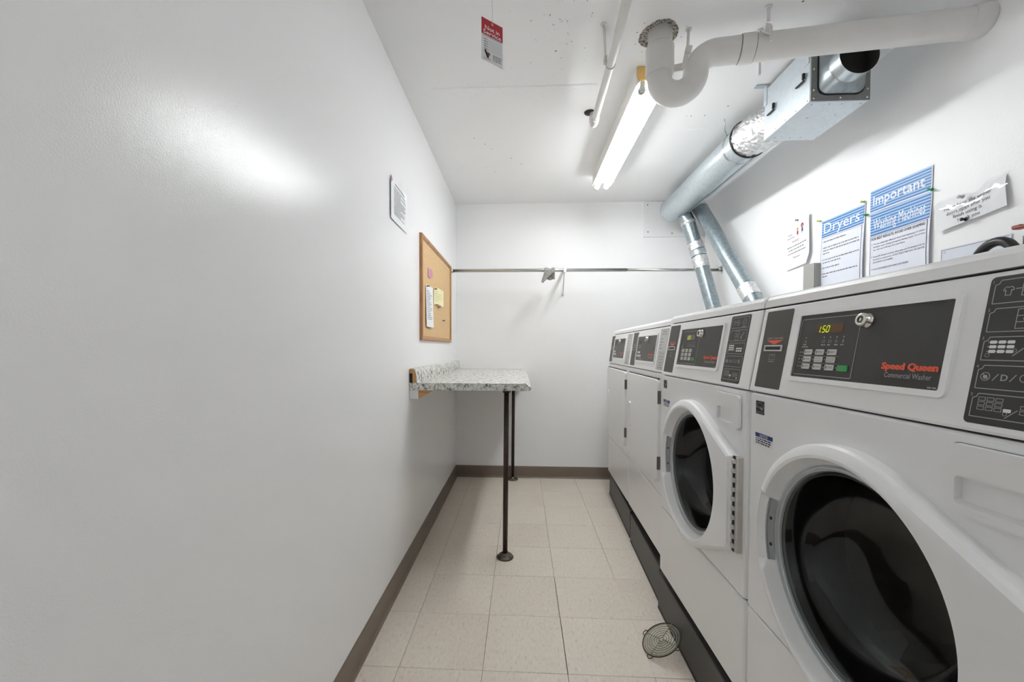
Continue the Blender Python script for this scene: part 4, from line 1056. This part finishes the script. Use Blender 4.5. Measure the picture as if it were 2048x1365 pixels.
for x, z in ((-.055, -.02), (-.045, -.04)): MB().lathe([(.005, 0), (.004, .003), (0, .004)], (-DR * .93, .615 + x * .2, -.025 + z), (-.95, 0, -.3), 8).build('screw', M['hinge'], du)

bx0, bx1, by0, by1, bz0, bz1 = 1.180, 1.415, 1.745, 2.062, 2.176, 2.420
fb = empty('fan_box', ((bx0 + bx1) / 2, (by0 + by1) / 2, bz0)); tag(fb, 'square galvanised fan box with an open round outlet, hung under the ceiling', 'fan box')
ob = Vector(fb.location)
def fpart(mb, name, mat, par=None, recalc=False):
    o = mb.build(name, M[mat], par or fb, recalc)
    if par is None: o.location = -ob
    return o
fpart(MB().bbox(bx0, bx1, by0, by1, bz0, bz1, .003, 1), 'casing', 'sheet')
# front collar plate with lip
lip = fpart(MB().hframe([(bx0 + .001, bz0 + .001), (bx1 - .001, bz0 + .001), (bx1 - .001, bz1 - .001), (bx0 + .001, bz1 - .001)], [(bx0 + .03, bz0 + .03), (bx1 - .03, bz0 + .03), (bx1 - .03, bz1 - .03), (bx0 + .03, bz1 - .03)], 0, .003, lambda x, z, h: (x, by0 - h, z)), 'collar_plate', 'sheet_dark')
# square-to-round transition
oc1 = rrect(bx0 + .030, bx1 - .026, bz0 + .028, bz1 - .03, .035, 5); oc0 = []
for k_, p_ in enumerate(oc1):
    q_ = oc1[(k_ + 1) % len(oc1)]; m_ = max(1, int(hypot(q_[0] - p_[0], q_[1] - p_[1]) / .010))
    oc0 += [(p_[0] + (q_[0] - p_[0]) * j_ / m_, p_[1] + (q_[1] - p_[1]) * j_ / m_) for j_ in range(m_)]
n = len(oc0); cxm = sum(p[0] for p in oc0) / n; czm = sum(p[1] for p in oc0) / n
c1 = Vector((1.2985, 1.706, 2.298)); c2 = Vector((1.2975, 1.650, 2.298)); RR = .0735
ax = (c2 - c1).normalized(); Ux = Vector((1, 0, 0)); Ux = (Ux - ax * Ux.dot(ax)).normalized(); Vz = Ux.cross(ax); Vz = -Vz if Vz.z < 0 else Vz
def circ(c, r): return [tuple(c + Ux * (r * cos(atan2(z - czm, x - cxm))) + Vz * (r * sin(atan2(z - czm, x - cxm)))) for x, z in oc0]
rows = [[(x, by0 - .0035, z) for x, z in oc0], [(x, by0 - .010, z) for x, z in oc0], circ(c1, RR), circ(c1 + ax * .004, RR + .002), circ(c1 + ax * .008, RR), circ(c2, RR), circ(c2, RR - .002), circ(c1, RR - .003)]
mb = MB().add([p for r_ in rows[:6] for p in r_], [(i * n + k, i * n + (k + 1) % n, (i + 1) * n + (k + 1) % n, (i + 1) * n + k) for i in range(5) for k in range(n)], True)
out = fpart(mb, 'round_outlet', 'duct')
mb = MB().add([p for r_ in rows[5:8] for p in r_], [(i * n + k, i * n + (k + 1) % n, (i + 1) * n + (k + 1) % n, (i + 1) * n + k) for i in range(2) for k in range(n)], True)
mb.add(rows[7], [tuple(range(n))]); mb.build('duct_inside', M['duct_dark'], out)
mb = MB().hframe([(cxm + (x - cxm) * 1.05, czm + (z - czm) * 1.05) for x, z in oc0], oc0, .003, .005, lambda x, z, h: (x, by0 - h, z)); fpart(mb, 'outlet_flange', 'rubber')
sc_m = MB()
for x in (bx0 + .012, (bx0 + bx1) / 2, bx1 - .012):
    for z in (bz0 + .012,): sc_m.lathe([(.0048, 0), (.004, .003), (0, .004)], (x, by0 - .003, z), (0, -1, 0), 8)
for z in (bz0 + .045, bz0 + .13): 
    for x in (bx0 + .012, bx1 - .012): sc_m.lathe([(.0048, 0), (.004, .003), (0, .004)], (x, by0 - .003, z), (0, -1, 0), 8)
fpart(sc_m, 'screw', 'chrome')
rv = MB()
for x in (bx0 + .02, bx0 + .09, bx0 + .14, bx1 - .02):
    for y in (by0 + .02, by1 - .03): rv.lathe([(.004, 0), (.003, .002), (0, .0025)], (x + (y - by0) * .05, y, bz0), (0, 0, -1), 8)
for k in range(5): rv.lathe([(.004, 0), (.003, .002), (0, .0025)], (bx0, by0 + .015 + k * .07, bz0 + .012), (-1, 0, 0), 8)
rv.lathe([(.005, 0), (.003, .002), (0, .0025)], (bx0 + .07, by0 + .12, bz0), (0, 0, -1), 8); rv.lathe([(.005, 0), (.003, .002), (0, .0025)], (bx1 - .06, by0 + .10, bz0), (0, 0, -1), 8)
fpart(rv, 'rivet', 'hinge')
for y in (by0 + .055, by1 - .06):
    l = fpart(MB().bbox(bx0 - .004, bx0, y - .028, y + .028, bz0 + .105, bz0 + .135, .001, 1), 'latch_plate', 'sheet')
    l2 = MB().box(bx0 - .010, bx0 - .003, y - .026, y + .024, bz0 + .102, bz0 + .107).box(bx0 - .012, bx0 - .003, y - .028, y - .020, bz0 + .11, bz0 + .135).build('latch_hook', M['rubber'], l)
for y in (by0 + .02, by1 - .01):
    fpart(MB().box(bx0 - .003, bx0, y - .012, y + .012, bz1 - .08, ZC - .003).box(bx0 - .05, bx0, y - .012, y + .012, ZC - .006, ZC - .001), 'hanger_angle', 'sheet')

def vent(label, pts, r, bands, foil):
    root = empty('vent_pipe', pts[-1]); tag(root, label, 'vent pipe', 'vent pipes rising from the dryers'); o_ = Vector(pts[-1])
    P = [Vector(p) - o_ for p in pts]
    MB().tube(P, r, 32).build('pipe', M['vent'], root)
    for i, t0, t1, rr, mat in bands:
        a = P[i].lerp(P[i + 1], t0); b = P[i].lerp(P[i + 1], t1); m = 8; ps = [a.lerp(b, k / m) for k in range(m + 1)]
        MB().tube(ps, r, 32, True, [r + rr + rj.uniform(0, .0025) for _ in ps]).build('tape_band' if mat == 'foil' else 'pipe_sleeve', M[mat], root)
        if mat == 'foil': crinkle(root.children[-1], .0014)
    return root
vent('galvanised vent pipe with a taped elbow, left of the two vent pipes', [(1.268, 3.300, 2.270), (1.285, 3.285, 2.215), (1.302, 3.268, 2.160), (1.352, 3.244, 1.965), (1.365, 3.236, 1.925), (1.420, 3.135, 1.560), (1.437, 3.100, 1.440), (1.448, 3.075, 1.20)], .0515,
     [(2, .0, .13, .003, 'foil'), (3, -.5, .9, .005, 'foil'), (4, .02, .14, .004, 'duct'), (4, .16, .40, .003, 'foil')], None)
vent('long straight galvanised vent pipe, right of the two vent pipes', [(1.370, 3.300, 2.330), (1.382, 3.262, 2.275), (1.388, 3.205, 2.205), (1.432, 2.680, 1.570), (1.440, 2.594, 1.465), (1.450, 2.47, 1.20)], .0535,
     [(1, .0, .5, .0015, 'pipe_paint' if False else 'foil'), (3, .2, .9, .0015, 'foil')], None)

# ------------------------------------------------------------------ drain pipe with trap
dp = empty('drain_pipe', (.565, 1.71, 2.26)); tag(dp, 'white painted drain pipe with a U-shaped trap running to the right wall', 'pipe'); od = Vector(dp.location)
A0 = Vector((.560, 1.712, 0)); W0 = Vector((1.575, 1.490, 2.283)); dirh = Vector((W0.x - A0.x, W0.y - A0.y, 0)).normalized()
rp = .0475; ra = .0675; zU = 2.262
path = [A0 + Vector((0, 0, 2.455)), A0 + Vector((0, 0, 2.40)), A0 + Vector((0, 0, 2.33))]
for k in range(0, 17):
    a = pi * k / 16; path.append(A0 + dirh * (ra - ra * cos(a)) + Vector((0, 0, zU - ra * sin(a))))
b0 = A0 + dirh * (2 * ra); rb = .068
for k in range(1, 11):
    a = pi / 2 * k / 10; path.append(b0 + dirh * (rb - rb * cos(a)) + Vector((0, 0, zU + .004 + rb * sin(a))))
q = path[-1]; end = Vector((1.578, W0.y, 2.283))
path += [q.lerp(end, .02), q.lerp(end, .5), end]
loc = [Vector(p) - od for p in path]
MB().tube(loc, rp, 32, False).build('pipe_run', M['pipe_paint'], dp)
def collar(p, ax_, r0, L, name='coupling'):
    MB().lathe([(rp, -L / 2), (r0 - .002, -L / 2), (r0, -L / 2 + .004), (r0, L / 2 - .004), (r0 - .002, L / 2), (rp, L / 2)], Vector(p) - od, ax_, 32).build(name, M['pipe_paint'], dp)
collar(A0 + Vector((0, 0, 2.335)), (0, 0, 1), .0555, .115)
rd_ = (end - q).normalized()
collar(q.lerp(end, .135), rd_, .0515, .05); collar(q.lerp(end, .975), rd_, .0515, .055)
cr = MB()
for t in (.105, .165): cr.lathe([(rp + .0005, -.0015), (rp + .0022, 0), (rp + .0005, .0015)], q.lerp(end, t) - od, rd_, 32)
cr.build('joint_crack', M['rubber'], dp)
cr = MB()
for k in range(9):
    a = -1.0 + k * .25; pz = q.lerp(end, .105 if k % 2 else .165); cr.lathe([(0, -.006), (.005, 0), (0, .006)], pz + Vector((0, -sin(a) * .2 * rp, 0)) + Vector((0, .2 * rp, rp * .99)) - od, rd_, 6)
cr.build('debris', M['plaster'], dp)
# web plate between the legs of the trap
wp = A0 + dirh * ra; MB().add([tuple(Vector(v) - od) for v in [tuple(wp - dirh * .024 + Vector((0, .01, 2.292))), tuple(wp + dirh * .030 + Vector((0, .01, 2.292))), tuple(wp + dirh * .034 + Vector((0, .01, 2.322))), tuple(wp - dirh * .026 + Vector((0, .01, 2.320)))]] + [tuple(Vector(v) - od) for v in [tuple(wp - dirh * .024 + Vector((0, .016, 2.292))), tuple(wp + dirh * .030 + Vector((0, .016, 2.292))), tuple(wp + dirh * .034 + Vector((0, .016, 2.322))), tuple(wp - dirh * .026 + Vector((0, .016, 2.320)))]],
       [(0, 1, 2, 3), (4, 7, 6, 5), (0, 4, 5, 1), (1, 5, 6, 2), (2, 6, 7, 3), (3, 7, 4, 0)]).build('web_plate', M['pipe_paint'], dp)

def hanger(label, pts, r, strap=None, washer_=True, name='pipe_hanger'):
    root = empty(name, pts[0]); o_ = Vector(pts[0]); tag(root, label, 'pipe hanger', 'pipe hangers')
    P = [Vector(p) - o_ for p in pts]
    MB().tube(P, r, 10).build('rod', M['pipe_paint'], root)
    if washer_: MB().lathe([(0, 0), (.013, 0), (.012, -.004), (r, -.006)], (0, 0, 0), (0, 0, 1), 12).build('ceiling_plate', M['pipe_paint'], root)
    if strap:
        for nm, ps, w_, t_ in strap:
            A_, B_ = Vector(ps[0]) - o_, Vector(ps[1]) - o_; d_ = (B_ - A_).normalized(); sd = Vector(w_); nn_ = d_.cross(sd.normalized()).normalized() * t_
            vs = [A_ - sd - nn_, A_ + sd - nn_, B_ + sd - nn_, B_ - sd - nn_, A_ - sd + nn_, A_ + sd + nn_, B_ + sd + nn_, B_ - sd + nn_]
            MB().add([tuple(v) for v in vs], [(0, 3, 2, 1), (4, 5, 6, 7), (0, 1, 5, 4), (1, 2, 6, 5), (2, 3, 7, 6), (3, 0, 4, 7)]).build(nm, M['pipe_paint'], root)
    return root
hanger('thin white hanger rod with a flat clip beside the U trap', [(.663, 1.682, ZC), (.655, 1.670, 2.352)], .0055, [('clip', [(.656, 1.668, 2.356), (.634, 1.655, 2.270)], (.009, 0, .001), .002), ('clip_nut', [(.660, 1.668, 2.362), (.652, 1.662, 2.330)], (.012, 0, 0), .004)])
pm = q.lerp(end, .255)
hanger('white hanger rod with a strap over the drain pipe', [(.915, 1.585, ZC), (.916, 1.585, 2.385)], .006, [('strap', [(.932, 1.612, 2.396), (.905, 1.572, 2.330)], (.013, .004, 0), .002), ('bolt_tail', [(.917, 1.570, 2.355), (.917, 1.568, 2.300)], (.004, 0, 0), .003)])
hanger('loose white hanger rod hanging behind the drain pipe', [(.951, 1.700, ZC), (.951, 1.700, 2.262)], .0055)

# thin pipe
tp = empty('water_pipe', (.375, 1.7, 2.37)); tag(tp, 'thin white pipe running along the ceiling left of the light', 'pipe'); ot = Vector(tp.location)
pp = [Vector((.335, 0.95, 2.372)), Vector((.372, 1.70, 2.370)), Vector((.381, 2.200, 2.369)), Vector((.381, 2.220, 2.371)), Vector((.381, 2.232, 2.381)), Vector((.381, 2.236, 2.40)), Vector((.381, 2.236, ZC))]
MB().tube([p - ot for p in pp], .0175, 20).build('pipe_run', M['pipe_paint'], tp)
el = [Vector((.3805, 2.165, 2.369)), Vector((.381, 2.200, 2.369)), Vector((.381, 2.222, 2.372)), Vector((.381, 2.234, 2.384)), Vector((.381, 2.236, 2.41))]
MB().tube([p - ot for p in el], .0225, 20).build('elbow', M['pipe_paint'], tp)
MB().lathe([(0, 0), (.030, 0), (.027, -.004), (.0, -.005)], Vector((.362, 2.236, ZC - .0005)) - ot, (0, 0, 1), 16).build('escutcheon', M['duct_dark'], tp)
rh = hanger('leaning hanger rod and ring of the thin ceiling pipe', [(.318, 1.640, ZC), (.352, 1.762, 2.395)], .0055)
o_ = Vector((.318, 1.640, ZC))
MB().lathe([(.0178, -.006), (.0205, -.006), (.0205, .006), (.0178, .006)], Vector((.374, 1.775, 2.370)) - o_, (0.02, 1, 0), 20).build('ring', M['pipe_paint'], rh)
MB().bbox(.352 - .008 - o_.x, .352 + .004 - o_.x, 1.75 - o_.y, 1.778 - o_.y, 2.372 - o_.z, 2.40 - o_.z, .003, 2).build('swivel', M['hinge'], rh)

# ------------------------------------------------------------------ fluorescent fixture
def fixture(label, ly0, ly1, tubes=(.546, .613)):
    lf = empty('ceiling_light', (.58, (ly0 + ly1) / 2, ZC)); tag(lf, label, 'ceiling light', 'strip lights along the ceiling'); ol = Vector(lf.location)
    def lpart(mb, n, m, par=None):
        o = mb.build(n, M[m], par or lf)
        if par is None: o.location = -ol
        return o
    lpart(MB().prism([(.516, ZC), (.514, ZC - .076), (.510, ZC - .086), (.513, ZC - .088), (.519, ZC - .078), (.535, ZC - .060), (.624, ZC - .060), (.640, ZC - .078), (.646, ZC - .088), (.649, ZC - .086), (.645, ZC - .076), (.643, ZC)], Y, ly0 + .01, ly1 - .03), 'housing', 'fixture')
    lpart(MB().prism([(.520, ZC - .002), (.520, ZC - .036), (.526, ZC - .060), (.60, ZC - .062), (.634, ZC - .060), (.640, ZC - .036), (.640, ZC - .002)], Y, ly0, ly0 + .0095), 'end_cap', 'yellow_cap')
    for x in tubes:
        t_ = lpart(MB().tube([(x, ly0 + .036, 2.345), (x, ly1 - .022, 2.345)], .0175, 20), 'tube', 'tube')
        for y, s_ in ((ly0 + .012, 1), (ly1 - .010, -1)):
            lpart(MB().bbox(x - .012, x + .012, min(y, y + s_ * .010), max(y, y + s_ * .010), 2.330, ZC - .060, .003, 2), 'socket', 'socket')
            lpart(MB().tube([(x, y + s_ * .010, 2.345), (x, y + s_ * .0235, 2.345)], .0176, 20), 'tube_cap', 'rod', t_)
fixture('bare two-tube fluorescent strip light on the ceiling behind the U trap', 1.885, 3.055)
fixture('unseen single-tube fluorescent strip light added on the ceiling behind the camera for fill', -1.75, -0.58, (.58,))  # unseen lamp added for fill, inferred from even brightness near the camera

# ------------------------------------------------------------------ hanging tag
tz = 2.107; dirx = Vector((.065, .050)); tw = .084; th_ = .1355
tg = empty('warning_tag', (-.1355, 1.338, tz), atan2(.050, .065)); tag(tg, 'red and white Not in Service tag hanging on a wire from the ceiling', 'tag')
warp = lambda x, z: .004 * ((x / tw) ** 2) * (1 - z / th_) ** 2
nx, nz = 8, 10; vs = []
for sd in (0, 1):
    for j in range(nz + 1):
        for i in range(nx + 1):
            x, z = tw * i / nx, th_ * j / nz; z2 = z - .006 * (x / tw) ** 3 * (1 - j / nz) ** 3
            vs.append((x, -warp(x, z) + sd * .0007, z2))
n = (nx + 1) * (nz + 1); fs = []
for j in range(nz):
    for i in range(nx): a = j * (nx + 1) + i; fs += [(a, a + 1, a + nx + 2, a + nx + 1), (n + a, n + a + nx + 1, n + a + nx + 2, n + a + 1)]
MB().add(vs, fs).build('card', M['paper'], tg)
X = lambda x, z, h=0: (x, -warp(x, z) - .0003 - h, z)
mb = MB()
for k in range(8): mb.flat([(tw * k / 8, .0835), (tw * (k + 1) / 8, .0835), (tw * (k + 1) / 8, th_), (tw * k / 8, th_)], 0, X)
mb.build('red_panel', M['tag_red'], tg)
MB().text('Not in', .042, .1020, .0190, .0003, X, width=.058, align='C', offset=.012).text('Service', .042, .0868, .0190, .0003, X, width=.071, align='C', offset=.012).build('heading', M['paper'], tg)
MB().text('DO NOT REMOVE THIS TAG', .043, .0785, .0052, 0, X, width=.070, align='C').build('subheading', M['ink'], tg)
t = MB()
for k in range(5): t.line((.010, .069 - k * .0075), (.078, .069 - k * .0075), .0006, 0, X); t.greek(.010, .024, .0695 - k * .0075, .0022, 0, X)
for k in range(5): t.greek(.045, .078, .026 - k * .0042, .0022, 0, X)
t.greek(.010, .036, .0075, .0024, 0, X); t.build('fine_print', M['ink_grey'], tg)
MB().flat([(.012, .037), (.0165, .037), (.030, .014), (.026, .012), (.022, .012), (.012, .030)], 0, X).text('VSC', .0185, .0345, .0055, 0, X).build('emblem', M['black'], tg)
MB().flat([(.021, .031), (.033, .029), (.0335, .024), (.0285, .0175)], 0, X).build('emblem_accent', M['maroon'], tg)
MB().ringflat(.042, .1265, .0018, .0040, .0008, X, 16).build('grommet', M['chrome'], tg)
MB().tube(bez((.042, -.001, .1265), (.044, -.002, .20), (.036, .0, .20), (.040, 0, ZC - tz), 10), .0006, 5).build('wire', M['rod'], tg)

# ------------------------------------------------------------------ items behind the washers
ob_ = empty('outlet_box', (XR, 2.292, 1.500), -pi / 2); tag(ob_, 'grey metal outlet box on the right wall below the cartoon notice', 'outlet box')
MB().bbox(0, .082, -.036, 0, -.02, .113, .003, 1).build('box', M['grey_box'], ob_)
MB().bbox(-.002, .080, -.040, -.036, -.02, .113, .001, 1).build('cover', M['grey_box'], ob_)
MB().box(.0, .005, -.0415, -.0385, .09, .095).build('cover_screw', M['hinge'], ob_)
hs = MB(); HXp = 1.47
pts = bez((HXp, 1.420, 1.20), (HXp, 1.415, 1.44), (HXp, 1.385, 1.485), (HXp, 1.339, 1.493), 12) + bez((HXp, 1.339, 1.493), (HXp, 1.30, 1.498), (HXp, 1.255, 1.46), (HXp, 1.245, 1.20), 12)[1:]
h_ = hs.tube(pts, .014, 14).build('water_hose', M['rubber']); tag(h_, 'black rubber hose arching up behind the nearest washer', 'hose')
vv_ = empty('shutoff_valve', (XR, 1.285, 1.488), 0); tag(vv_, 'red-handled shutoff valve at the right edge, behind the nearest washer', 'valve')
MB().tube([(0, 0, 0), (-.06, 0, 0)], .011, 12).build('pipe_stub', M['brass'], vv_)
MB().lathe([(.012, -.025), (.017, -.02), (.017, .012), (.012, .016), (.007, .018), (.007, .040)], (-.06, 0, 0), (0, 0, 1), 14).build('valve_body', M['brass'], vv_)
MB().bbox(-.073, -.047, -.018, .042, .038, .046, .004, 2).bbox(-.070, -.050, .020, .045, .040, .052, .004, 2).build('lever', M['valve_red'], vv_)
MB().tube([(-.06, 0, -.02), (-.06, 0, -.12)], .010, 12).build('hose_tail', M['rubber'], vv_)

# ------------------------------------------------------------------ wire guard leaning on the plinth
gr = empty('fan_guard', (.474, 1.552, 0.003)); tag(gr, 'round wire fan guard lying on the floor, leaning against the washer plinth', 'fan guard')
tilt = R(29.5); Rg = .0765; cxg = .0 + Rg * cos(tilt); ux = Vector((cos(tilt), 0, sin(tilt))); uy = Vector((0, 1, 0)); cg = ux * Rg
def cpt(r, a, lift=0.0): return tuple(cg + ux * (r * cos(a)) + uy * (r * sin(a)) + Vector((-sin(tilt), 0, cos(tilt))) * lift)
for k, r in enumerate((.010, .020, .030, .040, .050, .060, .069)):
    mb = MB(); m = 40; P = [cpt(r, 2 * pi * i / m) for i in range(m)]
    mb.tube(P + [P[0], P[1]], .0017, 6, False).build('ring', M['guard'], gr)
m = 48; P = [cpt(Rg, 2 * pi * i / m) for i in range(m)]; MB().tube(P + [P[0], P[1]], .0024, 8, False).build('rim', M['guard_dark'], gr)
for k in range(4):
    a = R(35) + k * pi / 2; MB().tube([cpt(.006, a, .002), cpt(.076, a, .001)], .0018, 6).build('spoke', M['guard'], gr)
for a in (R(125), R(215), R(300)):
    P = [cpt(Rg - .002, a - .16), cpt(Rg + .010, a - .12), cpt(Rg + .014, a), cpt(Rg + .010, a + .12), cpt(Rg - .002, a + .16)]
    P = [(x, y, max(z, .0005)) for x, y, z in P]
    MB().tube(P, .0018, 6).build('mounting_loop', M['guard_dark'], gr)
